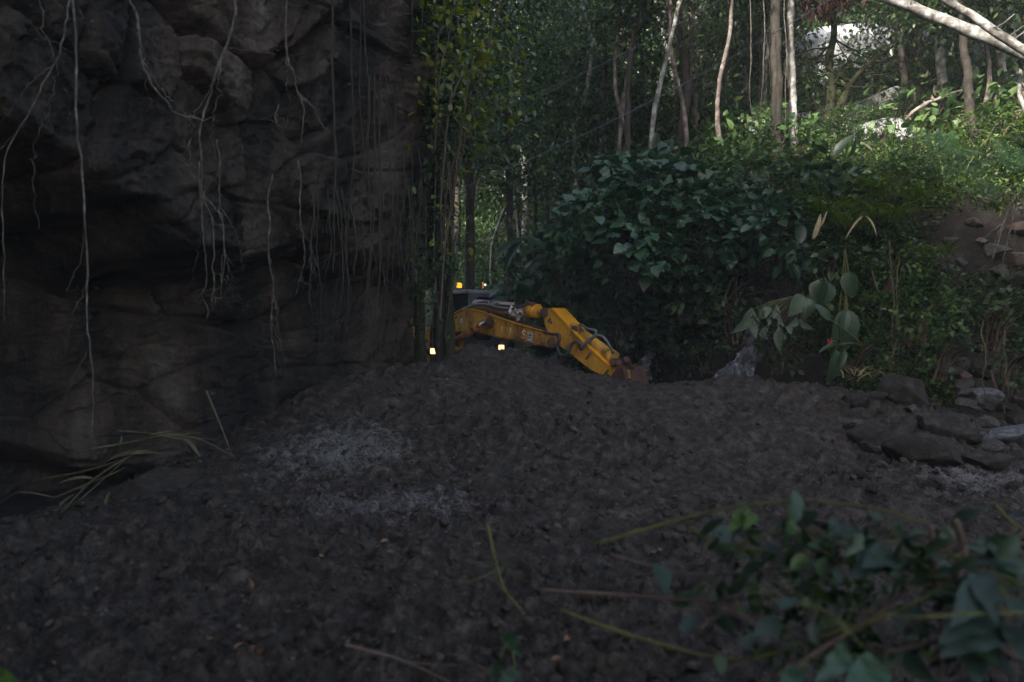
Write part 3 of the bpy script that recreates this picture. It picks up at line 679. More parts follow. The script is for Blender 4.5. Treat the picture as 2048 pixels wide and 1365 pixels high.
while len(pts_) < 66 and tries < 4000:
    tries += 1
    y = random.uniform(23, 60); px = random.uniform(820, 2150); x = (px-CX)/F*y
    if y-foot(x) < 4: continue
    if 1500 < px < 1880 and y < 48: continue           # the open window in front of the white rock
    if 1190 < px < 1350 and y < 40: continue
    if any((x-a)**2+(y-b)**2 < 2.6 for a, b in pts_): continue
    cs_ = (17.5-x)*.57+(41-y)*.82; cd_ = abs((17.5-x)*.82-(41-y)*.57)
    if -2 < cs_ < 20 and cd_ < 4.2: continue
    pts_.append((x, y)); i = random.randrange(6)
    side = 'left part of the slope' if px < 1150 else 'slope above the leafy shrub' if px < 1560 else 'slope around the white rock' if px < 1850 else 'upper right slope'
    dist = 'front ranks' if y < 34 else 'far ranks'
    place(kinds, i, x, y, '%s tree, %s, %s' % (barkn[i], dist, side), 'tree', '%s trees, %s, %s' % (barkn[i], dist, side), random.uniform(.85, 1.2))
for _ in range(40):
    y = random.uniform(21, 44); px = random.uniform(860, 2130); x = (px-CX)/F*y
    if y-foot(x) < 2.5 or (1540 < px < 1860 and y < 46): continue
    i = random.randrange(4)
    side = 'left of the leafy shrub' if px < 1150 else 'above the leafy shrub' if px < 1560 else 'below the white rock' if px < 1850 else 'on the upper right slope'
    sh = ['light green bushy', 'dark bushy', 'light green thin', 'dark thin'][i]
    place(under, i, x, y, '%s young tree growing %s' % (sh, side), 'young tree', '%s young trees %s' % (sh, side), random.uniform(.8, 1.3))
poles = []
for i in range(5):
    poles.append(make_tree((0, 0, 0), (random.uniform(-1.2, 1.2), random.uniform(-.5, .5), random.uniform(7, 12)), random.uniform(.055, .10), .66, 1.2, 34, 38, M[['palebark', 'bark', 'pinkbark', 'palebark', 'bark'][i]], M['hill' if i % 2 else 'canopy'], size=.15, nl=7, name='slim_tree'))
pn = ['pale slim leaning', 'dark slim', 'reddish slim', 'whitish slim', 'dark slim leaning']
for _ in range(210):
    y = 20*(60/20)**random.random(); px = random.uniform(900, 2120); x = (px-CX)/F*y
    if y-foot(x) < 2.0 or (1600 < px < 1800 and y < 46) or (1540 < px < 1850 and random.random() < .5): continue
    i = random.randrange(5); side = 'left of the leafy shrub' if px < 1150 else 'above the leafy shrub' if px < 1560 else 'near the white rock' if px < 1850 else 'on the upper right slope'
    place(poles, i, x, y, '%s tree standing %s' % (pn[i], side), 'tree', '%s trees %s' % (pn[i], side), random.uniform(.8, 1.25))
for _ in range(34):
    y = 16*(26/16)**random.random(); px = random.uniform(1480, 2140); x = (px-CX)/F*y
    if y-foot(x) < 1.4 or (1840 < px < 1990 and y < 18): continue
    i = random.randrange(4); sh = ['light green bushy', 'dark bushy', 'light green thin', 'dark thin'][i]
    place(under, i, x, y, '%s seedling on the right bank top' % sh, 'seedling', '%s seedlings on the right bank top' % sh, random.uniform(.22, .5))
# canopy trees beside and over the clearing (their crowns give the shade)
for j, (x, y, lb) in enumerate([(13.5, 9, 'tall tree on the bank just outside the right edge'), (15, 15, 'tall spreading tree above the right bank'), (14.5, 20.5, 'tall tree behind the other two outside the right edge')]):
    r = make_tree((x, y, hz(x, y)), (x-1.5, y-.5, hz(x, y)+13), .22, .5, 4.5, 170, 60, M['bark'], M['canopy'], size=.2, nl=14, rad=.6)
    tag(r, lb, 'tree', 'trees over the clearing')

# --- curved mossy tree before the white rock
def curved_tree():
    Y = 21.0; root = empty('crooked_tree', tuple(P(1560, 330, Y)-[0, 0, .6])); b = np.array(root.location)
    tb = MB()
    main = [P(*a) for a in [(1555, 335, Y), (1590, 290, Y), (1640, 265, Y), (1672, 230, Y), (1698, 175, Y), (1735, 130, Y), (1790, 90, 21.5)]]
    tube(tb, spline(main, 40)-b, [.17, .15, .12, .07, .03], 10, .3, 3)
    up = [P(*a) for a in [(1655, 250, Y), (1662, 180, Y), (1658, 120, Y), (1668, 60, Y), (1660, -40, Y)]]
    tube(tb, spline(up, 30)-b, [.13, .11, .09, .06], 10, .3, 4)
    rs = random.Random(5)
    for i in range(46):
        src = up if i % 2 else main; k = rs.randrange(2, len(src)); a = src[k]+(src[k-1]-src[k])*rs.random()
        e = a+np.array([rs.uniform(-1.5, 1.3), rs.uniform(-.6, .6), rs.uniform(-.3, .8)])
        pth = spline([a, (a+e)/2+[rs.uniform(-.2, .2), 0, rs.uniform(-.25, .1)], e], 8)-b
        tube(tb, pth, [.03, .008], 5, cap=False)
        for q in range(3):
            c = pth[rs.randrange(3, 8)]; twigs(tb, c, c+np.array([rs.uniform(-.5, .5), rs.uniform(-.3, .3), rs.uniform(-.2, .4)]), .009)
    tb.build('trunk', M['moss'], root)
    lb = MB(); cs = [P(rs.uniform(1600, 1760), rs.uniform(-90, 25), rs.uniform(20, 22))-b for _ in range(34)]+[P(rs.uniform(1590, 1650), rs.uniform(60, 190), rs.uniform(20.5, 21.5))-b for _ in range(9)]
    leaf_clump(lb, cs, 26, .3, TINY, .14); lb.build('crown', M['canopy'], root)
    dl = MB(); cs = [P(rs.uniform(1600, 1780), rs.uniform(-30, 25), rs.uniform(20, 21))-b for _ in range(12)]
    leaf_clump(dl, cs, 22, .16, LANCE, .22, sink=-.8); dl.build('dead_foliage', M['redleaf'], root)
    tag(root, 'crooked dark mossy tree bending up in front of the white rock', 'tree')
curved_tree()

# ------------------------------------------------------------ fallen logs
def log(name, path, rad, mat, label, group=None, cat='log', rough=.2, n=40, seed=1, snags=0):
    mb = MB(); pw = spline([P(*a) for a in path], n); b = pw[0].copy(); pw = pw-b
    pw += 0.012*np.stack([noise(np.arange(n)*.4, i, 0, seed) for i in range(3)], -1)
    tube(mb, pw, rad, 12, rough, seed)
    for i in range(snags):
        k = random.randrange(5, n-5); e = pw[k]+rdir(1, .2, .6)[0]*random.uniform(.2, .7); twigs(mb, pw[k], e, rad[0]*.25)
    o = mb.build(name, mat); o.location = b; tag(o, label, cat, group); return o
log('fallen_log', [(1650, -55, 16.6), (1780, -2, 16.0), (1915, 52, 15.4), (2060, 112, 14.8), (2430, 268, 13.2)], [.07, .10, .115, .13, .16], M['palebark'], 'long white log slanting down across the upper right corner', 'white fallen logs', snags=5)
log('fallen_log', [(1800, -62, 15.2), (1870, -14, 15), (1960, 42, 14.75), (2060, 108, 14.45), (2380, 325, 13.5)], [.05, .07, .08, .10], M['palebark'], 'thinner white log just above the long one, meeting it at the right edge', 'white fallen logs', seed=2, snags=4)
log('dead_branch', [(1790, 260, 20), (1830, 222, 20), (1870, 200, 20), (1925, 180, 20)], [.03, .05, .03], M['pinkbark'], 'pale dead branch lying on the slope below the white logs', seed=3, snags=5, cat='branch')
log('dead_branch', [(2060, 250, 15), (2040, 190, 15), (2042, 140, 15), (2038, 118, 15)], [.05, .035, .03], M['palebark'], 'crooked whitish branch at the right edge below the logs', seed=4, snags=3, cat='branch')
log('dead_branch', [(1690, 330, 19), (1760, 300, 19.5), (1850, 290, 20), (1900, 250, 20)], [.04, .03, .02], M['brownstem'], 'thin brown branch lying among scrub right of the crooked tree', seed=5, snags=9, cat='branch')

# ------------------------------------------------------------ white rock
def outcrop(name, px, py, Y, w_, h_, mat, label, seed, rot):
    q = P(px, py, Y)
    for YY_ in np.linspace(20, 80, 900):
        q = P(px, py, YY_)
        if hill(q[0], q[1], False)+h_*.35 >= q[2]: break
    V, T = rock_mesh(seed, 5, 1.0, 12); o = mesh_arr(name, V*[w_, w_*.6, h_], T, M[mat]); o.location = q; o.rotation_euler = rot; tag(o, label, 'rock', 'rock outcrops on the far slope')
outcrop('rock_outcrop', 1700, 140, 43, 3.9, 1.7, 'white', 'bright white slanting rock slab seen between the trees upper right', 301, (.5, -.62, .1))
outcrop('rock_outcrop', 1620, 242, 38, 1.9, .42, 'white', 'small bright white ledge low on the left under the slanting white slab', 302, (.4, -.05, 0))
outcrop('rock_outcrop', 1632, 205, 40, 1.2, .6, 'midrock', 'grey rock between the white slab and the small white ledge', 303, (.3, .1, 0))
outcrop('rock_outcrop', 1760, 232, 37, 1.3, .9, 'midrock', 'grey cracked rock below the right end of the white slab', 304, (.2, -.1, .4))
outcrop('rock_outcrop', 1780, 290, 33, 1.2, .7, 'midrock', 'low grey rock among scrub above the big dark leaf', 305, (.2, 0, .1))
outcrop('rock_outcrop', 1286, 190, 44, 1.3, 1.2, 'midrock', 'pale grey rock in the bright gap above the leafy shrub', 306, (.2, 0, .1))
outcrop('rock_outcrop', 1320, 120, 50, 2.0, 1.6, 'midrock', 'high pale rock behind trunks left of centre right', 307, (.2, .3, .1))
outcrop('rock_outcrop', 1250, 110, 52, 1.6, 1.6, 'white', 'whitish rock glimpsed high between the pale trunks', 308, (.2, .2, .1))
for i_, (a_, b_, w_, h_) in enumerate([(1170, 120, 1.2, 1.4), (1215, 190, .9, .9), (1350, 200, 1.1, 1.0), (1420, 90, 1.6, 1.8), (1480, 60, 1.4, 1.6), (1120, 60, 1.4, 1.6), (1850, 60, 1.6, 1.2), (1960, 130, 1.2, .8)]):
    outcrop('rock_outcrop', a_, b_, 52, w_, h_, 'white' if i_ % 2 else 'midrock', ['pale grey', 'whitish'][i_ % 2]+' rock glimpsed through gaps in the far trees', 320+i_, (.2, .1*i_, .1))
outcrop('rock_outcrop', 1530, 110, 52, 1.6, 1.3, 'midrock', 'pale rock glimpsed high to the left of the vine-covered trunk', 309, (.2, .2, .1))

# ------------------------------------------------------------ undergrowth over the slope (stuff)
def hillpts(n, pxr, Yr, pw=1.0, tmin=0.0):
    px = RNG.uniform(pxr[0], pxr[1], n*2); Y = Yr[0]*(Yr[1]/Yr[0])**(RNG.random(n*2)**pw)
    x = (px-CX)/F*Y; k = (Y-foot(x) > tmin); x, Y = x[k][:n], Y[k][:n]
    return np.stack([x, Y, hill(x, Y)], -1)
def undergrowth(name, pts, tpl, size, hgt, mat, label, per=9, rad=.22, cat='undergrowth'):
    mb = MB(); pp_, qq_ = CX+pts[:, 0]/pts[:, 1]*F, CY-(pts[:, 2]-CAMZ)/pts[:, 1]*F
    pts = pts[~((pp_ > 1850+25*np.sin(qq_*.06)) & (qq_ > 425) & (qq_ < 570+14*np.sin(pp_*.07)) & (pts[:, 1] < 17))]; n = len(pts); up_ = np.zeros_like(pts); up_[:, 2] = RNG.random(n)**1.3*hgt
    c = pts+up_
    leaf_clump(mb, c, per, rad, tpl, size, sink=.05, spread=.6)
    return tag(mb.build(name, mat), label, cat, kind='stuff')
undergrowth('far_undergrowth', hillpts(14000, (800, 2400), (24, 76)), TINY, .17, 1.6, M['hill'], 'light green scrub covering the slope under the trees', per=12, rad=.4)
undergrowth('slope_scrub', hillpts(1500, (1150, 2150), (19, 48)), OVAL, .22, 1.3, M['hill'], 'taller broad-leaved scrub scattered over the slope between the trunks', per=10, rad=.35)
undergrowth('slope_brush', hillpts(300, (1500, 2150), (17, 40)), LANCE, .28, .8, M['brush'], 'dry grey-brown brush and dead fronds tangled on the slope', per=4, rad=.35)
undergrowth('slope_blades', hillpts(450, (1450, 2150), (15, 36)), STRAP, .7, .2, M['grass'], 'long green blades growing among the trunks on the slope', per=7, rad=.15)
undergrowth('slope_undergrowth', hillpts(4200, (950, 1500), (17, 34), 1, -.3), SMALL, .13, 1.0, M['creeper'], 'dark small-leaved scrub on the slope behind the excavator and shrub', per=9, rad=.28)
a = hillpts(8200, (1480, 2700), (13.2, 24), 1.2, 1.0)
undergrowth('bank_groundcover', a, SMALL, .085, .45, M['bright'], 'bright green small-leaved ground cover on top of the right bank', per=9, rad=.18)
# creepers hanging down the bank face
def bankface(n, x0, x1, t0, t1, hole=None):
    x = RNG.uniform(x0, x1, n*3); t = RNG.uniform(t0, t1, n*3); y = foot(x)+t; z = hill(x, y)
    px = CX+x/y*F; py = CY-(z-CAMZ)/y*F
    k = np.ones(len(x), bool)
    if hole is not None:
        for (hx0, hy0, hx1, hy1) in hole: k &= ~((px > hx0) & (px < hx1) & (py > hy0+20*np.sin(px*.05)) & (py < hy1+20*np.sin(px*.08)))
    return np.stack([x, y-.05, z], -1)[k][:n]
undergrowth('bank_creepers', bankface(4300, 1.8, 14, .1, 2.1, [(1850, 430, 2160, 570), (1280, 690, 2060, 900), (1490, 560, 1760, 900)]), SMALL, .10, .35, M['creeper'], 'dark small-leaved creepers hanging over the bank face', per=9, rad=.2)
undergrowth('bank_creepers', bankface(900, 6.4, 8.6, .2, 1.7, [(1840, 400, 2060, 560), (1900, 680, 2060, 900)]), SMALL, .085, .35, M['bright'], 'fresh green creeper cushion on the right bank left of the stones', per=10, rad=.2)

# ------------------------------------------------------------ shrubs with heart leaves
def shrub(name, cx, cy, Y, rpx, rpy, depth, n, size, mat, tpl, label, group=None, cat='shrub', stems=12, hang=-.12):
    q = P(cx, cy, Y); rx, rz = rpx/F*Y, rpy/F*Y
    root = empty(name, (q[0], q[1]+depth*.3, q[2]-rz)); b = np.array(root.location)
    a = rdir(n, .1); rad = (.62+.42*RNG.random(n)**.7)[:, None]
    lum = 1+.75*fbm(a[:, 0]*2+cx, a[:, 1]*2, a[:, 2]*2, int(cx), 3)[:, None]
    pos = q+a*rad*lum*np.array([rx, depth, rz])
    pos[:, 1] = np.where(RNG.random(n) < .7, q[1]-np.abs(pos[:, 1]-q[1]), pos[:, 1])
    keep_ = noise(pos[:, 0]*1.7, pos[:, 1]*1.7, pos[:, 2]*1.7, int(cx)+3) > -.38; pos, a = pos[keep_], a[keep_]; n = len(pos)
    ax = unit(a*np.array([1, .8, .3])+rdir(n)*.55+np.array([0, -.25, hang]))
    up = unit(np.array([0, -.35, 1.0])+a*.35+RNG.normal(size=(n, 3))*.42)
    lb = MB(); scatter(lb, tpl, pos-b, ax, up, size*(.35+.85*RNG.random(n)**1.3))
    lb.build('foliage', mat, root)
    sb = MB()
    for i in range(stems):
        e = pos[random.randrange(n)]-b; s0 = np.array([random.uniform(-.3, .3)*rx, random.uniform(0, .3), -.1])
        tube(sb, spline([s0, (s0+e)/2+[0, .1, .25*rz], e], 10), [.022, .007], 5, cap=False)
    sb.build('stems', M['brownstem'], root)
    tag(root, label, cat, group); return root
SH = 'leafy shrubs on the bank'
shrub('leafy_shrub', 1330, 400, 16.6, 130, 75, 1.0, 820, .27, M['heart'], HEART, 'broad shrub of drooping heart-shaped blue-green leaves, topmost above the digger arm', SH)
shrub('leafy_shrub', 1185, 440, 16.8, 85, 62, .9, 480, .26, M['heart'], HEART, 'left shoulder of heart-leaved shrub reaching out toward the excavator', SH)
shrub('leafy_shrub', 1420, 470, 15.9, 110, 62, .9, 520, .25, M['heart'], HEART, 'heart-leaved shrub below and right of the topmost one', SH)
shrub('leafy_shrub', 1290, 510, 16.0, 100, 60, .7, 360, .26, M['heart'], HEART, 'sagging heart-leaved shrub low in the middle over the dark bank', SH)
shrub('leafy_shrub', 1560, 470, 15.2, 80, 60, .7, 240, .30, M['heart'], OVAL, 'shrub with pointed blue-green leaf rosettes left of the dry grass blade', SH)
shrub('leafy_shrub', 1620, 380, 16.2, 100, 60, .9, 380, .26, M['bigleaf'], OVAL, 'green pointed-leaf shrub under the crooked tree', SH)
shrub('leafy_shrub', 1100, 590, 18.2, 90, 45, .7, 230, .28, M['bigleaf'], HEART, 'dim lobed-leaf shrub directly behind the digger arm cylinder', SH)
shrub('leafy_shrub', 1150, 680, 18.4, 90, 40, .5, 130, .34, M['heart'], HEART, 'broad dark leaves below the boom end', SH)
shrub('leafy_shrub', 1255, 640, 17.6, 60, 50, .5, 120, .26, M['bigleaf'], HEART, 'small dim shrub right of the digger arm hoses', SH)
shrub('leafy_shrub', 2000, 640, 12.6, 55, 50, .5, 220, .13, M['creeper'], OVAL, 'round-leaved shrub at the right edge above the grey boulder', SH)
shrub('leafy_shrub', 1450, 560, 15.8, 90, 60, .5, 150, .2, M['bigleaf'], OVAL, 'sparse dim shrub on the shaded bank above the waterfall', SH)
for (a_, b_, Y_, rx_, ry_, n_, sz_, mt_, tp_, lb_) in [
        (1240, 350, 17.6, 60, 40, 200, .3, 'heart', HEART, 'upper left heart-leaved lump of foliage beside the speckled trunk'), (1490, 390, 16.8, 60, 45, 200, .2, 'bigleaf', OVAL, 'fine green shrub between the heart leaves and the thick trunk base'),
        (1500, 330, 18.5, 70, 35, 220, .2, 'hill', OVAL, 'light shrub around the base of the thick vine-covered trunk'), (1700, 400, 16.0, 70, 45, 280, .16, 'bright', OVAL, 'bright fine-leaved shrub below the banana-like leaf'),
        (1790, 350, 16.2, 60, 40, 240, .15, 'hill', OVAL, 'light green shrub left of the large fern'), (1660, 520, 14.6, 60, 40, 200, .17, 'creeper', OVAL, 'dark shrub behind the hanging stalk'),
        (1480, 640, 15.2, 60, 40, 150, .15, 'creeper', OVAL, 'sparse dark sprigs left of the waterfall top'), (1380, 600, 16.0, 70, 40, 170, .18, 'creeper', OVAL, 'dim sprigs low on the shaded bank'),
        (1060, 520, 19.5, 60, 40, 200, .2, 'creeper', OVAL, 'dark shrub behind and above the excavator cab'), (1140, 530, 17.6, 60, 45, 180, .26, 'bigleaf', HEART, 'broad-leaved shrub above the arm cylinder'),
        (1850, 620, 13.2, 60, 60, 330, .11, 'bright', OVAL, 'dense small-leaved green shrub left of the jutting stone'), (1900, 700, 12.8, 50, 50, 200, .11, 'creeper', OVAL, 'dark drooping shrub over the rubble'),
        (2030, 720, 12.2, 40, 60, 180, .12, 'creeper', OVAL, 'dark shrub at the right edge above the flat slab'), (1790, 520, 13.9, 50, 50, 260, .1, 'bright', OVAL, 'small-leaved shrub under the long-bladed grass'),
        (1560, 700, 14.9, 55, 40, 170, .13, 'creeper', OVAL, 'dim drooping sprigs right of the waterfall'), (1650, 640, 14.6, 60, 50, 200, .15, 'creeper', OVAL, 'dark sprigs filling the hollow behind the paddle leaves'),
        (1420, 700, 15.6, 55, 40, 170, .13, 'creeper', OVAL, 'dim sprigs between the bucket and the waterfall'), (1340, 660, 16.6, 50, 45, 150, .17, 'bigleaf', HEART, 'dim broad leaves right of the arm tip'),
        (1720, 700, 13.8, 45, 45, 160, .12, 'creeper', OVAL, 'dark sprigs behind the dangling vines'),
        (1600, 270, 19.5, 50, 30, 150, .2, 'hill', OVAL, 'light shrub at the foot of the crooked tree'), (1760, 270, 20.5, 60, 35, 200, .18, 'hill', OVAL, 'light scrubby bush below the grey cracked rock'),
        (1980, 250, 18, 70, 45, 260, .16, 'bright', OVAL, 'bright bush at the right beneath the white logs'), (1860, 180, 25, 60, 40, 220, .2, 'hill', OVAL, 'pale green bush right of the white rock')]:
    shrub('leafy_shrub', a_, b_, Y_, rx_, ry_, .6, n_, sz_, M[mt_], tp_, lb_, SH, stems=6)
# sapling at top left with yellow-green leaves
def sapling():
    root = empty('sapling', tuple(P(905, 420, 12.5))); b = np.array(root.location); Y = 12.5
    sb = MB(); lb = MB(); rs = random.Random(3)
    stems = [[(880, 640), (900, 420), (985, 60), (1015, -30)], [(890, 500), (940, 150), (960, 95), (1040, 110)], [(880, 420), (900, 200), (925, 95), (1000, 70)],
             [(880, 500), (905, 330), (960, 240), (1030, 235)], [(870, 200), (880, 60), (920, 0), (950, -40)], [(880, 350), (910, 180), (960, 140), (1080, 170)], [(870, 300), (880, 150), (900, 60), (905, -40)]]
    for s in stems:
        pw = spline([P(a, c, Y+rs.uniform(-.5, .5)) for a, c in s], 30)-b; tube(sb, pw, [.016, .005], 6, cap=False)
        for k in range(8, 30):
            for q in range(9):
                pass
        idx = RNG.integers(7, 30, 95); n = 95
        pos = pw[idx]+RNG.normal(size=(n, 3))*np.array([.3, .25, .26])
        scatter(lb, OVAL, pos, unit(rdir(n)*.9+[.3, -.2, -.25]), upish(n, .4), .12*(.6+.7*RNG.random(n)))
    sb.build('stems', M['brownstem'], root); lb.build('foliage', M['yellow'], root)
    tag(root, 'sapling with yellow-green leaves reaching out beside the rock face', 'sapling')
sapling()
# creeper curtain along the right edge of the rock face
def curtain(x0, x1, y0, y1, Y, n, label, mat, size=.1):
    root = empty('hanging_creeper', tuple(P((x0+x1)/2, y0, Y))); b = np.array(root.location)
    sb, lb = MB(), MB()
    for i in range(9):
        x = random.uniform(x0, x1); pw = spline([P(x, y0, Y+random.uniform(-.3, .3)), P(x+random.uniform(-12, 12), (y0+y1)/2, Y), P(x+random.uniform(-10, 10), random.uniform((y0+y1)/2, y1), Y)], 30)-b
        tube(sb, pw, [.014, .006], 5, cap=False); k = n//9
        pos = pw[RNG.integers(0, 30, k)]+RNG.normal(size=(k, 3))*.12
        scatter(lb, SMALL, pos, unit(rdir(k)+[0, 0, -.6]), upish(k, .6), size*(.6+.8*RNG.random(k)))
    sb.build('vine', M['root'], root); lb.build('foliage', mat, root); tag(root, label, 'creeper', 'creepers on the rock corner')
curtain(845, 905, -40, 350, 13.6, 1500, 'leafy creeper curtain along the upper right corner of the rock face', M['creeper'], .11)
curtain(835, 900, 300, 720, 14.2, 900, 'sparser creeper curtain hanging by the tree roots next to the excavator', M['creeper'], .09)

# ------------------------------------------------------------ trunks and vines before the excavator
for i, (xb, xm, xt, Y, r, lb) in enumerate([(884, 880, 886, 15.6, 10, 'dark ridged trunk crossing the left half of the excavator cab'), (902, 899, 905, 15.4, 8, 'dark trunk hiding the foot of the excavator boom'),
                                      (842, 838, 844, 15.4, 10, 'dark root-like trunk against the corner of the rock face')]):
    pw = [P(xb, 745, Y), P(xm, 560, Y), P(xt, 300, Y), P(xt+4, 60, Y), P(xt-6, -150, Y)]
    pw[0][2] = min(pw[0][2], float(mound0(pw[0][0], pw[0][1]))-.1)
    r_ = make_tree(pw[0], None, r/F*Y, .55, 1.6, 60, 40, M['moss' if i else 'bark'], M['canopy'], path=pw, size=.14, nl=6, name='slender_tree')
    tag(r_, lb, 'tree', 'trunks at the rock corner')

# ------------------------------------------------------------ hanging roots on the rock face
def hroot(path, r, label, n=70, mat='root', wig=.02, name='hanging_root', grp='roots hanging down the rock face', fork=3):
    mb = MB(); pw = spline([P(*a) for a in path], n); b = pw[0].copy(); pw = pw-b; sd_ = random.randint(0, 999)
    for i in range(3): pw[:, i] += wig*1.2*noise(np.arange(n)*.11, i, 0, sd_)+wig*.35*noise(np.arange(n)*.5, i, 0, sd_+1)
    tube(mb, pw, [r, r*.9, r*.7, r*.4], 6, .25, sd_, cap=False)
    for k in range(fork):
        i = random.randrange(n//4, n-10); L = random.randint(6, n-i-1) if n-i-1 > 6 else 6
        e = pw[i:i+L].copy(); d = np.array([random.choice((-1, 1))*random.uniform(.05, .3), random.uniform(-.05, .05), 0]); e = e+d*np.linspace(0, 1, len(e))[:, None]**.8+.01*RNG.normal(size=e.shape)
        if len(e) > 2: tube(mb, e, [r*.45, r*.2], 5, cap=False)
    o = mb.build(name, M[mat]); o.location = b; return tag(o, label, 'root', grp)
HR = [([(250, -20, 6.6), (275, 40, 6.6), (290, 150, 6.6), (345, 215, 6.8), (385, 255, 7)], .017, 'pale thick root curving down to the right near the top left'),
      ([(475, -20, 7.6), (462, 60, 7.6), (435, 140, 7.6), (405, 230, 7.7), (398, 330, 7.8), (402, 440, 7.9)], .019, 'twisted double root descending from the top middle of the rock'),
      ([(138, -20, 6.0), (118, 70, 6.0), (100, 140, 6.0), (65, 225, 6.0), (10, 315, 6.0), (8, 480, 6.0), (12, 640, 6)], .009, 'thin root crossing down to the left picture edge'),
      ([(150, -20, 6.2), (155, 150, 6.2), (165, 330, 6.2), (168, 500, 6.3), (172, 640, 6.3), (180, 760, 6.3), (178, 880, 6.3)], .013, 'long straight hairy root hanging into the dark hollow at left'),
      ([(570, -20, 8.4), (578, 110, 8.4), (590, 170, 8.4), (608, 240, 8.5), (600, 290, 8.5)], .014, 'pale root bending right below the top centre of the rock'),
      ([(400, 330, 7.8), (405, 450, 7.8), (408, 560, 7.9), (415, 640, 8)], .011, 'left strand of the bundle hanging below the twisted root'),
      ([(402, 380, 7.8), (425, 450, 7.8), (428, 540, 7.8), (424, 620, 7.8)], .011, 'middle pale strand of the bundle hanging below the twisted root'),
      ([(405, 385, 7.8), (440, 440, 7.8), (452, 540, 7.8), (430, 580, 7.8), (425, 618, 7.8)], .009, 'looping right strand of the hanging root bundle'),
      ([(432, 280, 7.8), (440, 400, 7.9), (446, 500, 7.9), (444, 600, 8)], .011, 'straight strand just right of the hanging root bundle'),
      ([(540, 350, 8.7), (536, 440, 8.7), (545, 560, 8.8), (546, 640, 8.9), (548, 760, 9)], .014, 'shaggy root hanging under the middle of the rock'),
      ([(600, 320, 9.3), (598, 420, 9.3), (606, 520, 9.4), (594, 590, 9.5)], .012, 'root with a forked foot right of the shaggy one'),
      ([(375, 280, 7.4), (380, 320, 7.4), (378, 340, 7.5), (402, 365, 7.6)], .010, 'short hooked root beside the twisted double root'),
      ([(80, -20, 6.4), (85, 60, 6.4), (105, 110, 6.4)], .008, 'short thin root at the top left corner'),
      ([(560, 210, 8.4), (552, 240, 8.4), (566, 275, 8.4)], .009, 'short curling root in the dark under the top centre')]
for pth, r, lb in HR: hroot(pth, r*.78, lb)
rs = random.Random(9)
for i in range(22):
    x = 620+230*((i+.5)/22)**.9; Y = 9.6+4.2*(x-620)/230+.1; y0 = rs.choice((-20, 150, 300, 380)); y1 = rs.uniform(520, 740)
    side = 'left' if x < 700 else 'middle' if x < 770 else 'right'
    hroot([(x, y0, Y), (x+rs.uniform(-8, 8), (y0*2+y1)/3, Y), (x+rs.uniform(-10, 10), (y0+2*y1)/3, Y), (x+rs.uniform(-12, 6), y1, Y)], rs.uniform(.008, .02), 'dark hanging root, %s third of the root curtain' % side, 50, 'bark', .02, grp='root curtain, %s third' % side, fork=2)
# vines on forest trees
for i, (x, y0, y1, Y, lb) in enumerate([(1500, -20, 330, 18.8, 'pale vine hanging left of the thick dark trunk'), (1528, -20, 310, 18.6, 'brown vine twined near the thick dark trunk'), (1568, -20, 330, 18.9, 'pale dry vine between the twin trunks'),
        (1232, 60, 330, 22, 'thin vine above the left of the shrub'), (1780, 480, 745, 13.6, 'left of three thin vines dangling down the right bank'), (1788, 560, 750, 13.5, 'middle of three thin vines dangling down the right bank'),
        (1797, 520, 740, 13.5, 'right of three thin vines dangling down the right bank'), (1965, 640, 800, 12, 'thin vine dangling past the bright grey boulder'), (2010, 660, 830, 11.8, 'thin vine at far right over the flat grey slab'), (1350, -20, 300, 21, 'vine hanging left of the pinkish trunk')]):
    hroot([(x, y0, Y), (x+rs.uniform(-8, 8), (y0+y1)/2, Y), (x+rs.uniform(-6, 6), y1, Y)], .012, lb, 50, 'reed' if i > 3 else 'root', .03, 'vine', 'vines among the trees', 2)
# twig roots over bare soil on the right
hroot([(2030, 400, 13.3), (2010, 440, 13.0), (1995, 480, 12.8), (1985, 520, 12.7)], .018, 'pale twig hanging over the bare soil band', 30, 'root', .02, 'exposed_root', 'exposed roots on the bank', 3)
hroot([(2040, 380, 13.2), (2028, 430, 13), (2016, 470, 12.8), (2000, 530, 12.7)], .012, 'second thinner twig right beside the pale one over bare soil', 30, 'root', .02, 'exposed_root', 'exposed roots on the bank', 2)
hroot([(1535, 655, 14.6), (1505, 670, 14.4), (1490, 700, 14.3), (1480, 730, 14.2)], .010, 'reddish root dangling over the waterfall', 30, 'brownstem', .02, 'exposed_root', 'exposed roots on the bank', 3)

# ------------------------------------------------------------ ferns, banana leaves, grass
def fern(px, py, Y, L, n, label, mat='fern', az0=0, az1=6.28):
    root = empty('fern', tuple(P(px, py, Y))); mb = MB()
    az = np.linspace(az0, az1, n, endpoint=False)+RNG.normal(size=n)*.15
    ax = np.cos(az)[:, None]*np.array([1, 0, 0])+np.sin(az)[:, None]*np.array([0, .62, .6])+np.array([0, -.25, .25])
    scatter(mb, FERN, np.zeros((n, 3)), ax, np.tile([0, -.8, .8], (n, 1)), L*(.8+.35*RNG.random(n)))
    mb.build('fronds', M[mat], root); tag(root, label, 'fern', 'ferns on the bank'); return root
fern(1925, 345, 13.9, .62, 9, 'large light green fern spreading on top of the right bank')
fern(1972, 385, 13.3, .42, 11, 'small round pale green fern near the right edge below the large one')
fern(2030, 330, 14.2, .8, 8, 'fern at the right picture edge beside the large one')
fern(1880, 300, 15.5, .7, 7, 'dim fern behind the large fern')
fern(885, 545, 14.8, .4, 7, 'small dark fern on the trunk above the excavator cab', 'creeper')
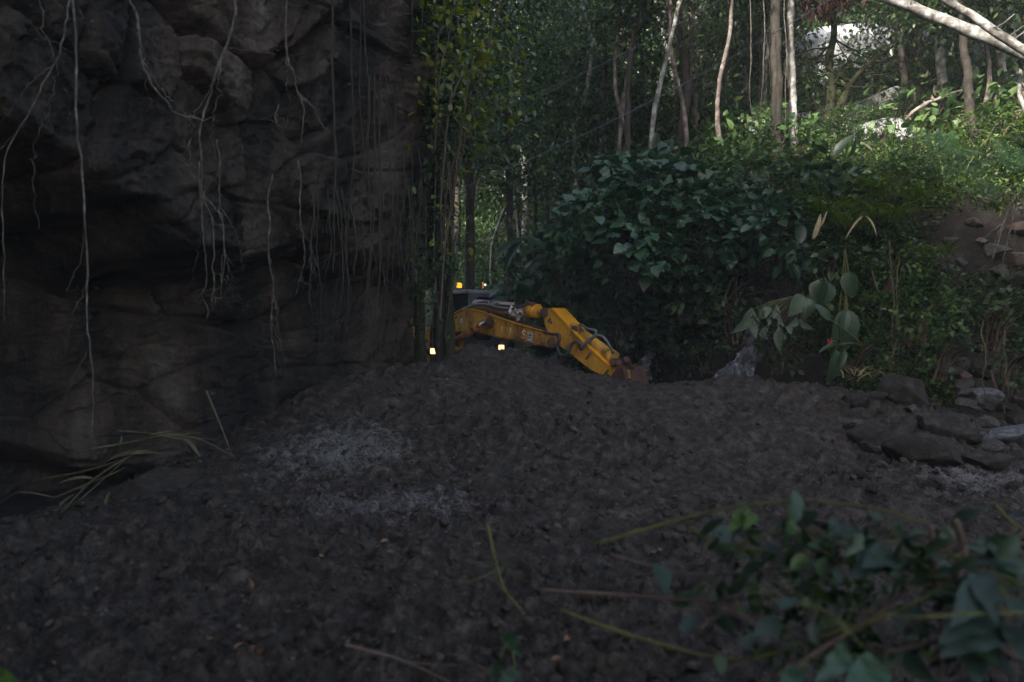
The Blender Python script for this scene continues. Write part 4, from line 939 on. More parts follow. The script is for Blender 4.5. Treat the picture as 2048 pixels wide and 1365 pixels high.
def bigleaf(px, py, Y, leaves, label, mat='bigleaf', cat='plant', tpl=BANANA, group='broad-leaved plants', stemr=.012, name='broadleaf_plant'):
    """leaves: (base px,py, tip px,py, face-up vector)"""
    root = empty(name, tuple(P(px, py, Y))); b = np.array(root.location); sb = MB()
    for (x0, y0, x1, y1, u, ws) in leaves:
        a, e = P(x0, y0, Y-.1), P(x1, y1, Y-.25); L = np.linalg.norm(e-a)
        lb = MB(); t = (tpl[0]*np.array([ws, 1, 1]), tpl[1]); scatter(lb, t, [a-b], [e-a], [u], L); lb.build('leaf', M[mat], root)
        tube(sb, spline([np.zeros(3), (a-b)*.5+[0, 0, .03], a-b], 8), stemr, 6, cap=False)
    sb.build('stem', M['greenstem'], root); tag(root, label, cat, group); return root
U = (0, -1, .25)
bigleaf(1690, 500, 13.8, [(1697, 545, 1702, 590, (-.6, -1, .1), 1.6), (1692, 622, 1673, 678, (-.2, -1, .1), 1.1), (1694, 620, 1705, 698, (.2, -1, .1), 1.3), (1672, 700, 1669, 765, (.3, -1, .1), 1.0), (1688, 700, 1685, 738, (.2, -1, .1), .8)],
        'hanging stalk with long drooping paddle leaves over the dark bank')
bigleaf(1645, 560, 13.9, [(1640, 562, 1632, 606, (-.7, -1, .4), 1.4), (1655, 566, 1654, 612, (.5, -1, .2), 1.5), (1622, 600, 1608, 632, (-.4, -.8, .2), 1.5)], 'round drooping leaves left of the hanging paddle leaves', tpl=OVAL2)
WL = [(1605, 592, 1588, 628, (.3, -1, .35), 1.5)]
for i in range(26):
    a_ = random.uniform(1500, 1612); b_ = 628-(a_-1500)*.22+random.uniform(-14, 46); L_ = random.uniform(8, 24) if i % 6 else random.uniform(30, 44)
    WL.append((a_, b_, a_+random.uniform(-.8, .8)*L_, b_+L_*random.uniform(.5, 1), (random.uniform(-1.6, 1.6), -.8, random.uniform(-.1, .8)), random.uniform(.7, 1.4)))
bigleaf(1600, 590, 13.9, WL, 'cluster of wilted pale grey-green leaves on a broken branch above the waterfall', 'wilt', tpl=OVAL2, stemr=.006)
bigleaf(1665, 320, 17.5, [(1668, 315, 1700, 262, (-.9, -.5, -.2), .8), (1690, 320, 1728, 272, (.8, -.7, -.2), .7), (1650, 330, 1600, 350, (0, -.5, 1), .8), (1690, 335, 1760, 340, (0, -.5, 1), .8)], 'dark upright banana-like leaf below the crooked tree')
bigleaf(1890, 305, 18, [(1885, 305, 1872, 262, (-.7, -.7, -.1), .9), (1900, 305, 1912, 265, (.7, -.7, -.1), .8)], 'dark upright broad leaf behind the large fern')
bigleaf(1315, 315, 18, [(1315, 312, 1309, 266, (-.4, -.9, -.2), 1.1), (1330, 315, 1352, 280, (.6, -.8, -.1), 1.0), (1310, 318, 1268, 300, (0, -.6, 1), .9), (1330, 318, 1380, 312, (0, -.6, 1), .8)], 'dark upright broad leaf behind the crest of the leafy shrub')
bigleaf(1050, 480, 18.5, [(1045, 478, 1110, 492, (0, -.5, 1), 1.0), (1045, 478, 985, 500, (0, -.5, 1), .9), (1070, 470, 1064, 440, (0, -1, .3), .5), (1040, 485, 1000, 530, (0, -.5, 1), .8)], 'arching ragged broad leaf above the excavator cab')
bigleaf(1010, 620, 18.6, [(1008, 590, 990, 570, (0, -1, .3), 1.0), (1006, 598, 1003, 560, (0, -1, .3), 1.2), (1012, 640, 1035, 610, (0, -1, .3), 1.2)], 'small broad-leaved plant right of the excavator cab')
bigleaf(1090, 700, 17.6, [(1045, 712, 1100, 692, (0, -1, .9), 1.2), (1050, 700, 1085, 720, (0, -1, .6), 1.2), (1100, 690, 1140, 705, (0, -1, .6), 1.1), (1035, 700, 1010, 720, (0, -1, .6), 1.2)], 'low broad leaves lying between headlight and arm')
bigleaf(1725, 690, 13.6, [(1676, 690, 1640, 692, (0, -.3, 1), .6), (1660, 640, 1640, 610, (0, -1, .3), 1.0)], 'thin dark leaves beside the red flower')
# red flower
fl = MB(); q = P(1660, 688, 13.5); n = 7
scatter(fl, LANCE, np.tile(np.zeros(3), (n, 1))+np.linspace(-.08, .06, n)[:, None]*np.array([0, 0, 1]), np.stack([np.array([(-1)**i*.7, -.2, .8]) for i in range(n)]), np.tile([0, -1, .2], (n, 1)), .065)
o = fl.build('heliconia_flower', M['flower']); o.location = q; tag(o, 'small bright red flower glowing in the dark bank', 'flower')
def tuft(px, py, Y, n, L, label, mat='grass', spread=.12):
    mb = MB(); az = RNG.random(n)*6.28; up = .7+.8*RNG.random(n)
    ax = np.stack([np.cos(az), np.sin(az)*.8, up], -1); pos = RNG.normal(size=(n, 3))*spread*[1, 1, .3]
    scatter(mb, STRAP, pos, ax, np.tile([0, 0, 1.0], (n, 1))+RNG.normal(size=(n, 3))*.1, L*(.6+.6*RNG.random(n)))
    o = mb.build('grass_tuft', M[mat]); o.location = P(px, py, Y); tag(o, label, 'grass tuft', 'grass tufts on the bank')
for a in [(1700, 455, 14.6, 70, .75, 'dark arching grass tuft in the middle of the bank top'), (1780, 440, 14.4, 80, .7, 'long-bladed grass tuft left of the bare soil'), (1890, 510, 13.2, 46, .45, 'bright yellow-green grass tuft at the edge of the bare soil'),
          (1760, 385, 15.2, 60, .7, 'grass tuft behind the bank edge under the shrubs'), (1840, 400, 14.6, 70, .6, 'short grass tuft under the large fern'), (1755, 600, 13.6, 30, .45, 'drooping grass tuft beside the dangling vines'),
          (1660, 430, 15.0, 60, .8, 'grass tuft with the dry pale blade'), (1990, 420, 13.4, 60, .4, 'grass tuft at the top of the bare soil right')]:
    tuft(*a)
tuft(1720, 755, 13.2, 26, .45, 'dry straw tuft beside the angular boulder at the crest', 'dry', .15)
bigleaf(1640, 470, 14.4, [(1625, 480, 1645, 430, (0, -1, .3), .45), (1640, 455, 1655, 425, (0, -1, .3), .35)], 'dry pale upright blade among dark grass', 'dry', 'leaf')
bigleaf(1740, 440, 14.2, [(1730, 433, 1762, 462, (0, -.6, 1), .35), (1727, 433, 1690, 465, (0, -.6, 1), .2)], 'pale dry bent blade on the bank top', 'dry', 'leaf')

# ------------------------------------------------------------ water trickles
def trickle(path, wpx, label, seed):
    pw = spline([P(*a) for a in path], 60); n = len(pw); c = 13
    wd = np.interp(np.linspace(0, 1, n), np.linspace(0, 1, len(wpx)), wpx)/F*pw[:, 1]
    t = np.linspace(-1, 1, c)
    V = pw[:, None, :]+np.stack([t[None, :]*wd[:, None]/2, -.05*(1-t[None, :]**2)+0*wd[:, None]+.05*fbm(t[None, :]*3, np.arange(n)[:, None]*.12, 0, seed, 4), .03*fbm(t[None, :]*4, np.arange(n)[:, None]*.2, 3, seed, 3)], -1)
    V[..., 0] += .05*noise(np.arange(n)[:, None]*.3, 0, 0, seed)*np.ones(c)
    B = V+[0, .08, 0]
    VV = np.vstack([V.reshape(-1, 3), B.reshape(-1, 3)]); Q = grid_faces(n, c)
    o = mesh_arr('waterfall', VV, [Q, Q[:, ::-1]+n*c], M['water']); tag(o, label, 'waterfall', 'water trickling down the bank')
    return o
trickle([(1502, 660, 14.7), (1500, 690, 14.6), (1492, 720, 14.5), (1472, 750, 14.4), (1455, 790, 14.2)], [8, 16, 50, 74, 84], 'foaming little waterfall running down to the mud crest', 1)
trickle([(1300, 690, 17.2), (1296, 715, 17), (1284, 740, 16.8), (1278, 775, 16.6)], [6, 18, 34, 46], 'dim water trickle just right of the excavator bucket', 2)

# ------------------------------------------------------------ cables and poles of reed
def cable(a, b, label):
    A, B = P(*a), P(*b); t = np.linspace(0, 1, 60)[:, None]; pw = A*(1-t)+B*t; pw[:, 2] -= .25*4*(t*(1-t))[:, 0]
    mb = MB(); tube(mb, pw-A, .007, 6); o = mb.build('overhead_cable', M['cable']); o.location = A; tag(o, label, 'cable', 'overhead cables')
cable((880, 255, 15), (1520, -50, 12.5), 'upper grey cable slanting up through the trees')
cable((860, 400, 15), (1760, -62, 12), 'lower grey cable slanting up to the thick dark trunk')
hroot([(925, 530, 15), (1000, 468, 15), (1066, 424, 15)], .012, 'thin pale cane slanting up above the excavator cab', 30, 'reed', .01, 'bare_cane', 'canes', 1)
hroot([(413, 782, 9.3), (440, 850, 9.1), (466, 912, 8.9)], .016, 'straight pale stick leaning in the dark at the left foot of the mound', 20, 'reed', .004, 'leaning_stick', 'canes', 0)

# reed debris on the left
def debris():
    Y = 7.0; root = empty('reed_heap', tuple(onmud(300, 960))); b = np.array(root.location); sb = MB(); lb = None
    for s in [[(95, 1100), (130, 1020), (200, 950), (300, 880)], [(80, 960), (180, 940), (270, 910), (380, 868)], [(150, 905), (260, 885), (330, 872), (400, 866)], [(330, 868), (400, 880), (470, 915)], [(230, 862), (310, 868), (430, 880)],
              [(0, 1010), (40, 985), (110, 995)], [(70, 1070), (120, 1030), (160, 1000), (250, 920)], [(240, 900), (243, 870), (238, 862)], [(160, 980), (230, 930), (290, 900)], [(300, 870), (350, 866), (380, 905)], [(100, 1000), (220, 950), (250, 935)]]:
        tube(sb, spline([P(a, c, Y+random.uniform(-.3, .3)) for a, c in s], 20)-b, [.011, .004], 6, .2, 1)
    for (x0, y0, x1, y1) in [(210, 930, 300, 880), (190, 960, 120, 950), (240, 905, 243, 868), (300, 880, 360, 862), (150, 990, 100, 1020), (220, 985, 200, 1040), (260, 1010, 250, 1030), (360, 870, 400, 900)]:
        a, e = P(x0, y0, Y), P(x1, y1, Y-.1); lb = MB(); scatter(lb, (BANANA[0]*[.35, 1, 1], BANANA[1]), [a-b], [e-a], [(0, -.5, 1)], np.linalg.norm(e-a)); lb.build('blade', M['reed'], root)
    sb.build('canes', M['reed'], root)
    tag(root, 'heap of broken dry canes and blades fanned out in the dark on the left', 'debris')
debris()
o = rock('boulder', tuple(P(330, 985, 8.2)), .5, 'clod', 'dark earth-covered lump beneath the broken canes', 'rock', None, 50, 5, .55)
# ------------------------------------------------------------ cut branches in the foreground
def cutbranch(path, r, leaves, label, mat='greenstem', leafm='bigleaf', tpl=OVAL, size=.09, name='cut_branch'):
    pw = spline([P(*a) for a in path], 40); b = pw[0].copy(); root = empty(name, tuple(b)); sb = MB(); tube(sb, pw-b, [r, r*.8, r*.45], 8, .25, random.randint(0, 99))
    for i in range(4):
        k = random.randrange(8, 36); e = pw[k]-b+rdir(1, 0, .5)[0]*random.uniform(.1, .3); twigs(sb, pw[k]-b, e, r*.4)
    sb.build('stem', M[mat], root)
    if leaves:
        lb = MB(); idx = RNG.integers(5, 40, leaves); pos = pw[idx]-b+RNG.normal(size=(leaves, 3))*.05
        scatter(lb, tpl, pos, unit(rdir(leaves)+[0, 0, -.1]), upish(leaves, .6), size*(.5+RNG.random(leaves))); lb.build('foliage', M[leafm], root)
    tag(root, label, 'branch', 'cut branches in the near right corner')
for i in range(16):
    x0_ = random.uniform(1350, 1980); y0_ = random.uniform(1080, 1380); an = random.uniform(-.7, .5); L_ = random.uniform(120, 380); Yb = random.uniform(2.0, 2.7)
    xa, ya = x0_+math.cos(an)*L_, y0_+math.sin(an)*L_
    cutbranch([(x0_, y0_, Yb), ((x0_+xa)/2+random.uniform(-20, 20), (y0_+ya)/2-random.uniform(10, 50), Yb), (xa, ya, Yb-.1)], random.uniform(.002, .005), random.randint(3, 14), 'thin tangled twig in the near right heap' if i % 2 else 'thin greenish twig in the near right heap', 'brownstem' if i % 2 else 'greenstem', 'nearleaf', OVAL, .07)
B_ = [([(1180, 1090, 2.7), (1450, 1018, 2.6), (1620, 1004, 2.5), (1760, 1020, 2.4), (1890, 1060, 2.3)], .0065, 0, 'long bowed olive stem arching above the other cut branches', 'greenstem'),
      ([(1120, 1220, 2.5), (1290, 1280, 2.4), (1480, 1320, 2.3), (1640, 1275, 2.2), (1790, 1225, 2.1), (1900, 1160, 2.1), (1925, 1100, 2.1)], .006, 10, 'yellowish stem sweeping along the bottom and curling up at right', 'greenstem'),
      ([(1380, 1055, 2.6), (1430, 1085, 2.6), (1600, 1110, 2.5), (1850, 1115, 2.4), (2080, 1105, 2.3)], .006, 8, 'thin stem running level beneath the long bowed one', 'greenstem'),
      ([(1740, 1100, 2.3), (1850, 1150, 2.2), (2080, 1175, 2.1)], .006, 6, 'straight pale-green stem meeting the right edge', 'greenstem'),
      ([(1850, 1235, 1.9), (1960, 1228, 1.9), (2090, 1226, 1.9)], .0055, 0, 'bright straight stem entering from the right edge lower down', 'greenstem'),
      ([(1560, 1020, 2.4), (1620, 1080, 2.4), (1680, 1130, 2.4)], .005, 4, 'short brown twig crossing under the bowed stem', 'brownstem'),
      ([(1560, 1420, 2.0), (1600, 1330, 2.1), (1740, 1240, 2.2), (1815, 1180, 2.2)], .008, 0, 'brown stem rising diagonally from the bottom edge', 'brownstem'),
      ([(1860, 1050, 2.2), (1872, 1150, 2.2), (1885, 1250, 2.1), (1880, 1400, 2)], .008, 6, 'dark upright stem at the right of the heap', 'brownstem'),
      ([(1910, 1040, 2.2), (1930, 1110, 2.2), (1920, 1180, 2.1), (1990, 1290, 2.0), (2080, 1330, 2)], .010, 8, 'thick dark forked stem near the right edge', 'brownstem'),
      ([(1080, 1180, 2.8), (1300, 1195, 2.7), (1470, 1215, 2.6), (1600, 1300, 2.5)], .006, 6, 'thin brown stem trailing left over the mud', 'brownstem'),
      ([(1220, 1110, 2.8), (1400, 1150, 2.7), (1640, 1125, 2.6), (1680, 1120, 2.6)], .005, 6, 'wiry brown twig in the middle left of the heap', 'brownstem'),
      ([(1990, 1010, 2.8), (2030, 1050, 2.8), (2090, 1080, 2.8)], .007, 0, 'short olive stem at the right edge above the leaves', 'greenstem'),
      ([(975, 1050, 3.3), (990, 1120, 3.2), (1010, 1180, 3.1), (1050, 1230, 3)], .008, 0, 'lone crooked stem lying on the mud at the bottom centre', 'greenstem'),
      ([(690, 1290, 3.0), (800, 1320, 3.0), (900, 1365, 2.9)], .007, 0, 'brown twig lying on the mud left of bottom centre', 'brownstem')]
for pth, r, nl, lb, mt in B_: cutbranch(pth, r, nl, lb, mt)
def leafpile(px, py, Y, leaves, label, mat='bigleaf'):
    leaves = [(a, b, a+(c-a)*.8, b+(d-b)*.8, (u[0]+random.uniform(-.5, .5), u[1], u[2]+random.uniform(-.2, .4)), w_*.62) for a, b, c, d, u, w_ in leaves]
    leaves += [(a+random.uniform(-60, 60), b+random.uniform(-40, 40), a+(c-a)*.5+random.uniform(-60, 60), b+(d-b)*.5+random.uniform(-30, 30), (random.uniform(-.6, .6), -.8, random.uniform(.1, 1)), w_*.9) for a, b, c, d, u, w_ in leaves[:2] if len(leaves) > 3]
    bigleaf(px, py, Y, leaves, label, mat, 'leaves', HEART, 'loose leaves in the near right corner', .004, 'cut_foliage')
leafpile(1850, 1120, 2.35, [(1800, 1120, 1740, 1090, (0, -.7, 1), .9), (1820, 1100, 1900, 1085, (0, -.6, 1), 1.1), (1930, 1130, 2020, 1085, (0, -.6, 1), .9), (1960, 1090, 2060, 1110, (0, -.6, 1), .7)], 'broad bluish leaves at the top of the near right heap', 'nearleaf')
leafpile(1960, 1190, 2.1, [(1975, 1170, 1920, 1230, (-.3, -1, .5), .8), (1990, 1240, 1900, 1290, (0, -.7, 1), .9), (2010, 1250, 2080, 1310, (0, -.8, .7), .9), (1930, 1290, 1980, 1350, (0, -.8, .7), .9), (2020, 1200, 2090, 1240, (0, -.8, .7), .9)], 'large blue-grey leaves in the bottom right corner', 'nearleaf')
leafpile(1640, 1340, 2.0, [(1690, 1300, 1660, 1360, (0, -1, .3), .6), (1600, 1340, 1560, 1375, (0, -.8, .8), .6), (1760, 1330, 1700, 1380, (0, -.8, .8), .8)], 'dark leaves touching the bottom edge under the sweeping stem', 'bigleaf')
leafpile(1715, 1090, 2.3, [(1718, 1062, 1730, 1120, (0, -1, .2), .55)], 'single pale upright leaf beside the bluish leaves', 'wilt')
leafpile(1470, 1035, 2.6, [(1490, 1030, 1474, 1044, (0, -1, .8), .7), (1500, 1025, 1512, 1038, (0, -1, .6), .6)], 'few bright green leaflets under the bowed stem', 'bright')
leafpile(1020, 1300, 2.9, [(1010, 1270, 1035, 1300, (0, -.9, .5), .6), (1000, 1320, 975, 1350, (0, -.8, .8), .6), (1030, 1340, 1000, 1372, (0, -.8, .8), .6)], 'dull drooping leaves at the bottom centre', 'bigleaf')
leafpile(10, 1352, 2.8, [(-20, 1352, 35, 1346, (0, -.8, .8), .4)], 'single green blade at the bottom left corner', 'bright')
mb = MB(); n = 420
pos = np.stack([P(*a) for a in zip(RNG.normal(1660, 120, n), RNG.uniform(1060, 1330, n), RNG.uniform(2.2, 2.7, n))])
pos[:, 2] = np.minimum(pos[:, 2], 1.2)
scatter(mb, OVAL, pos, rdir(n), upish(n, .7), .025+.05*RNG.random(n)**2)
tag(mb.build('leaf_heap', M['creeper']), 'tangle of small dark green leaves between the cut branches', 'leaves', kind='stuff')

# ------------------------------------------------------------ excavator
RZ = math.radians(-45)
EM = np.array([-2.05, 19.97, 0.0])
ex = empty('excavator', tuple(EM), RZ)
tag(ex, 'yellow excavator behind the mud crest with headlights on and arm reaching down', 'excavator')
dx, dy = np.array([math.cos(RZ), math.sin(RZ)]), np.array([-math.sin(RZ), math.cos(RZ)])
def L2(cx, cy, lat=0.0):
    """zoomed-picture point to machine coordinates on the plane y=lat"""
    px, py = 820+cx/4.096, 520+cy/4.096
    rx, rz_ = (px-CX)/F, (CY-py)/F
    # (rx*Y-EMx, Y-EMy).dy = lat
    Y = (lat+EM[0]*dy[0]+EM[1]*dy[1])/(rx*dy[0]+dy[1])
    v = np.array([rx*Y-EM[0], Y-EM[1]]); return np.array([v@dx, CAMZ+rz_*Y])
def ngon_prism(pts, y0, y1, bev=.012):
    bm = bmesh.new(); a = [bm.verts.new((p[0], y0, p[1])) for p in pts]; b = [bm.verts.new((p[0], y1, p[1])) for p in pts]
    bm.faces.new(a[::-1]); bm.faces.new(b)
    for i in range(len(pts)):
        j = (i+1) % len(pts); bm.faces.new((a[i], a[j], b[j], b[i]))
    bmesh.ops.recalc_face_normals(bm, faces=bm.faces[:])
    if bev: bmesh.ops.bevel(bm, geom=bm.edges[:], offset=bev, segments=2, affect='EDGES', profile=.5)
    return bm
def merge(name, bms, mat, parent):
    me = bpy.data.meshes.new(name); out = bmesh.new()
    for b in bms:
        t = bpy.data.meshes.new('t'); b.to_mesh(t); out.from_mesh(t); b.free(); bpy.data.meshes.remove(t)
    out.to_mesh(me); out.free(); me.materials.append(mat)
    o = bpy.data.objects.new(name, me); C.objects.link(o); o.parent = parent; return o
def box(x0, x1, y0, y1, z0, z1, bev=.015):
    bm = ngon_prism([(x0, z0), (x1, z0), (x1, z1), (x0, z1)], y0, y1, bev); return bm
def cyl(a, b, r, n=20, r2=None):
    a, b = Vector(a), Vector(b); bm = bmesh.new(); d = b-a
    bmesh.ops.create_cone(bm, cap_ends=True, segments=n, radius1=r, radius2=r if r2 is None else r2, depth=d.length)
    bm.transform(Matrix.Translation((a+b)/2) @ d.to_track_quat('Z', 'Y').to_matrix().to_4x4())
    for f in bm.faces:
        if len(f.verts) == 4: f.smooth = True
    return bm
def p3(cx, cy, lat=0.0):
    q = L2(cx, cy, lat); return (q[0], lat, q[1])
def poly(pts, lat): return [L2(a, b, lat) for a, b in pts]
def inset(pts, s):
    c = np.mean(pts, 0); return [tuple(c+(np.array(p)-c)*s) for p in pts]
# boom: near side plate plane at lat -0.22
BL = -.22
boomp = [(250, 745), (262, 560), (300, 480), (370, 438), (420, 412), (490, 407), (580, 424), (700, 470), (850, 520), (1000, 562), (1140, 600), (1185, 625), (1203, 665), (1190, 695), (1150, 707), (1000, 680), (800, 640), (640, 608), (560, 588), (465, 584), (370, 584), (335, 620), (325, 745)]
boom = merge('boom', [ngon_prism(poly(boomp, BL), BL, -BL, .012)], M['yel'], ex)
# flanges
def ribbon(pts, lat0, lat1, th):
    q = poly(pts, BL); up = [(p[0], p[1]+th) for p in q]; return ngon_prism(q+up[::-1], lat0, lat1, .004)
merge('boom_edge', [ribbon([(370, 438), (420, 412), (490, 407), (580, 424), (700, 470), (850, 520), (1000, 562), (1140, 600)], BL-.03, -BL+.03, .022)], M['yelclean'], boom)
fl_ = poly([(370, 584), (465, 584), (560, 588), (640, 608), (800, 640), (1000, 680), (1150, 707)], BL)
merge('boom_edge', [ngon_prism(fl_+[(p[0], p[1]-.03) for p in fl_[::-1]], BL-.03, -BL+.03, .004)], M['orangerust'], boom)
merge('pivot_pin', [cyl(p3(1162, 678, BL-.05), p3(1162, 678, -BL+.05), .11), cyl(p3(1162, 678, BL-.09), p3(1162, 678, BL-.05), .06)], M['rust'], boom)
# pipes on boom top
pm = MB()
for k, (o1, lt) in enumerate([(0, -.16), (-10, -.08), (-20, .02)]):
    tube(pm, spline([p3(a, c+o1-8, lt) for a, c in [(420, 418), (500, 412), (590, 428), (700, 468), (850, 515), (1000, 556), (1130, 590), (1200, 612)]], 50), .018, 8)
pm.build('pipe', M['rust'], boom)
cl_ = [cyl(p3(a, c, -.2), p3(a, c, .1), .03, 10) for a, c in [(640, 432), (930, 520), (1020, 550), (1120, 582)]]
merge('pipe_clamp', cl_, M['rust'], boom)
# boss for boom rams
merge('ram_boss', [ngon_prism(poly([(545, 500), (600, 470), (660, 480), (680, 510), (640, 560), (590, 580), (560, 560)], BL-.14), BL-.14, BL-.02, .01)], M['yel'], boom)
merge('ram_pin', [cyl(p3(655, 505, BL-.24), p3(655, 505, BL), .10), cyl(p3(655, 505, BL-.26), p3(655, 505, BL-.24), .07)], M['rust'], boom)
# lettering and stickers, real thin relief
def letters(txt, cx, cy, h, rot, mat, name='letter'):
    cu = bpy.data.curves.new(name, 'FONT'); cu.body = txt; cu.size = h; cu.extrude = .002; cu.offset = .007; cu.align_x = 'CENTER'; cu.align_y = 'CENTER'
    t = bpy.data.objects.new(name, cu); C.objects.link(t); dg = bpy.context.evaluated_depsgraph_get()
    me = bpy.data.meshes.new_from_object(t.evaluated_get(dg)); bpy.data.objects.remove(t)
    me.materials.clear(); me.materials.append(mat)
    o = bpy.data.objects.new(name, me); C.objects.link(o); q = p3(cx, cy, BL-.004); o.location = q; o.rotation_euler = (math.radians(90), rot, 0); o.parent = boom; return o
for ch, cx, cy in (('J', 750, 583), ('I', 820, 597), ('S', 930, 615)): letters(ch, cx, cy, .26, .16, M['letter'])
stk = poly([(968, 590), (1006, 598), (1000, 668), (962, 658)], BL); s_o = merge('warning_sticker', [ngon_prism(stk, BL-.004, BL+.002, 0)], M['sticker'], boom)
merge('warning_symbol', [ngon_prism(poly([(987, 600), (1000, 628), (971, 622)], BL), BL-.006, BL-.004, 0)]+[ngon_prism(poly([(970, y), (996, y+4), (996, y+8), (970, y+4)], BL), BL-.006, BL-.004, 0) for y in (634, 643)], M['ink'], s_o)
merge('sticker', [ngon_prism(poly([(414, 480), (430, 480), (427, 520), (411, 518)], BL), BL-.004, BL+.002, 0)], M['sticker'], boom)
# boom lift rams (two)
for lt in (BL-.18, -BL+.18):
    rm = merge('lift_cylinder', [cyl(p3(330, 700, lt), p3(530, 560, lt), .085), cyl(p3(520, 567, lt), p3(548, 547, lt), .10)], M['orangerust'], ex)
    merge('piston_rod', [cyl(p3(548, 547, lt), p3(640, 508, lt), .04)], M['chrome'], rm)
# stick ram above the boom
st = merge('arm_cylinder', [cyl(p3(560, 372, 0), p3(880, 402, 0), .135, 24), cyl(p3(535, 370, 0), p3(565, 373, 0), .12)], M['dust'], ex)
merge('gland', [cyl(p3(965, 417, 0), p3(1050, 420, 0), .155, 28), cyl(p3(880, 405, 0), p3(966, 415, 0), .115)], M['yelclean'], st)
merge('piston_rod', [cyl(p3(1050, 419, 0), p3(1105, 426, 0), .045)], M['chrome'], st)
merge('ram_bracket', [ngon_prism(poly([(545, 360), (590, 350), (600, 425), (640, 440), (500, 410)], 0), -.1, .1, .01)], M['yel'], boom)
# torn plastic wrap around the ram
pl = MB(); n = 46
pc = np.array([p3(random.uniform(845, 965), random.uniform(375, 440), 0) for _ in range(n)]); pc[:, 1] += RNG.uniform(-.17, .12, n)
scatter(pl, blade([0, .25, .5, .75, 1], [.12, .3, .18, .25, .05], .5, .6), pc, unit(rdir(n)*.7+[0, 0, -.5]), rdir(n), .10+.14*RNG.random(n)); pl.build('plastic_wrap', M['plastic'], st)
tb = MB(); tube(tb, [p3(1010, 395, -.1), p3(1000, 365, -.1), p3(960, 360, -.1)], .03, 8); tube(tb, [p3(955, 345, -.1), p3(1020, 365, -.1)], .035, 8); tb.build('port_block', M['orangerust'], st)
# hoses
def hose(pts, r, mat, par, n=50):
    mb = MB(); tube(mb, spline([p3(*p) for p in pts], n), r, 8); return mb.build('hose', mat, par)
hose([(370, 450, -.2), (430, 410, -.2), (520, 375, -.2), (600, 370, -.2), (700, 395, -.18), (800, 408, -.18), (900, 385, -.16), (965, 362, -.1)], .027, M['rubber'], boom)
hose([(380, 440, -.1), (440, 400, -.1), (520, 365, -.1), (600, 345, -.1), (630, 345, -.1), (640, 365, -.1)], .024, M['rubber'], boom)
hose([(640, 368, -.05), (750, 372, -.15), (850, 378, -.15), (960, 365, -.1)], .02, M['rubber'], boom)
# stick
SL = -.2
stickp = [(1072, 425), (1080, 405), (1100, 398), (1160, 402), (1215, 462), (1300, 555), (1400, 665), (1520, 775), (1645, 888), (1655, 975), (1610, 962), (1480, 905), (1390, 835), (1320, 775), (1225, 705), (1150, 640), (1112, 565), (1088, 470)]
arm = merge('arm', [ngon_prism(poly(stickp, SL), SL, -SL, .012)], M['yel'], ex)
merge('arm_edge', [ngon_prism([tuple(a) for a in poly([(1160, 402), (1215, 462), (1300, 555), (1400, 665), (1520, 775), (1645, 888)], SL)]+[tuple(a) for a in poly([(1645, 876), (1524, 763), (1406, 653), (1306, 543), (1220, 450), (1165, 392)], SL)], SL-.02, -SL+.02, .003)], M['yelclean'], arm)
merge('pivot_pin', [cyl(p3(1100, 432, SL-.05), p3(1100, 432, -SL+.05), .10), cyl(p3(1100, 432, SL-.08), p3(1100, 432, SL-.05), .05)], M['rust'], arm)
merge('slot', [ngon_prism(poly([(1125, 505), (1145, 475), (1157, 485), (1137, 518)], SL), SL-.004, SL+.01, 0), cyl(p3(1157, 513, SL-.012), p3(1157, 513, SL), .035, 14)], M['rust'], arm)
# gusset ridge
merge('gusset', [ngon_prism(poly([(1160, 402), (1235, 470), (1330, 520), (1380, 545), (1390, 590), (1320, 580), (1225, 478)], .0), -.12, .12, .01)], M['yel'], arm)
bc = merge('bucket_cylinder', [cyl(p3(1345, 567, 0), p3(1660, 800, 0), .125, 24), cyl(p3(1625, 775, 0), p3(1672, 808, 0), .15, 24), cyl(p3(1345, 567, -.14), p3(1345, 567, .14), .13, 20)], M['yel'], arm)
merge('cylinder_pin', [cyl(p3(1345, 567, -.18), p3(1345, 567, .18), .07, 16)], M['rust'], bc)
merge('piston_rod', [cyl(p3(1670, 807, 0), p3(1720, 840, 0), .05)], M['chrome'], bc)
merge('step_bar', [cyl(p3(a-10, b+10, SL-.03), p3(a+14, b-22, SL-.03), .02, 8) for a, b in [(1452, 805), (1465, 785), (1612, 922), (1600, 935)]], M['rust'], arm)
lk = merge('bucket_link', [ngon_prism(poly([(1640, 820), (1660, 806), (1775, 802), (1800, 830), (1790, 900), (1760, 880), (1740, 860), (1650, 880)], SL-.05), SL-.05, SL, .006),
                           ngon_prism(poly([(1640, 820), (1660, 806), (1775, 802), (1800, 830), (1790, 900), (1760, 880), (1740, 860), (1650, 880)], -SL), -SL, -SL+.05, .006)], M['rust'], arm)
merge('link_pin', [cyl(p3(a, b, SL-.09), p3(a, b, -SL+.09), .06, 16) for a, b in [(1660, 842), (1712, 842), (1775, 815)]], M['rust'], lk)
bk = merge('bucket', [ngon_prism(poly([(1700, 880), (1755, 870), (1770, 920), (1790, 1010), (1800, 1100), (1780, 1200), (1640, 1180), (1600, 1080), (1650, 960)], -.3), -.34, .34, .02)], M['rust'], arm)
merge('bucket_plate', [ngon_prism(poly([(1655, 900), (1740, 880), (1790, 905), (1805, 985), (1660, 975)], SL-.06), SL-.06, SL-.02, .006)], M['yel'], bk)
merge('bucket_tooth', [ngon_prism(poly([(1800, 850), (1825, 870), (1835, 850), (1830, 885), (1805, 890)], SL-.1+.18*i), SL-.1+.18*i, SL-.03+.18*i, .004) for i in range(4)], M['rust'], bk)
hose([(1385, 542, -.1), (1410, 536, -.18), (1450, 562, -.25), (1510, 575, -.28), (1525, 600, -.28), (1495, 645, -.27), (1440, 690, -.26), (1410, 715, -.24)], .026, M['rubbergrey'], arm)
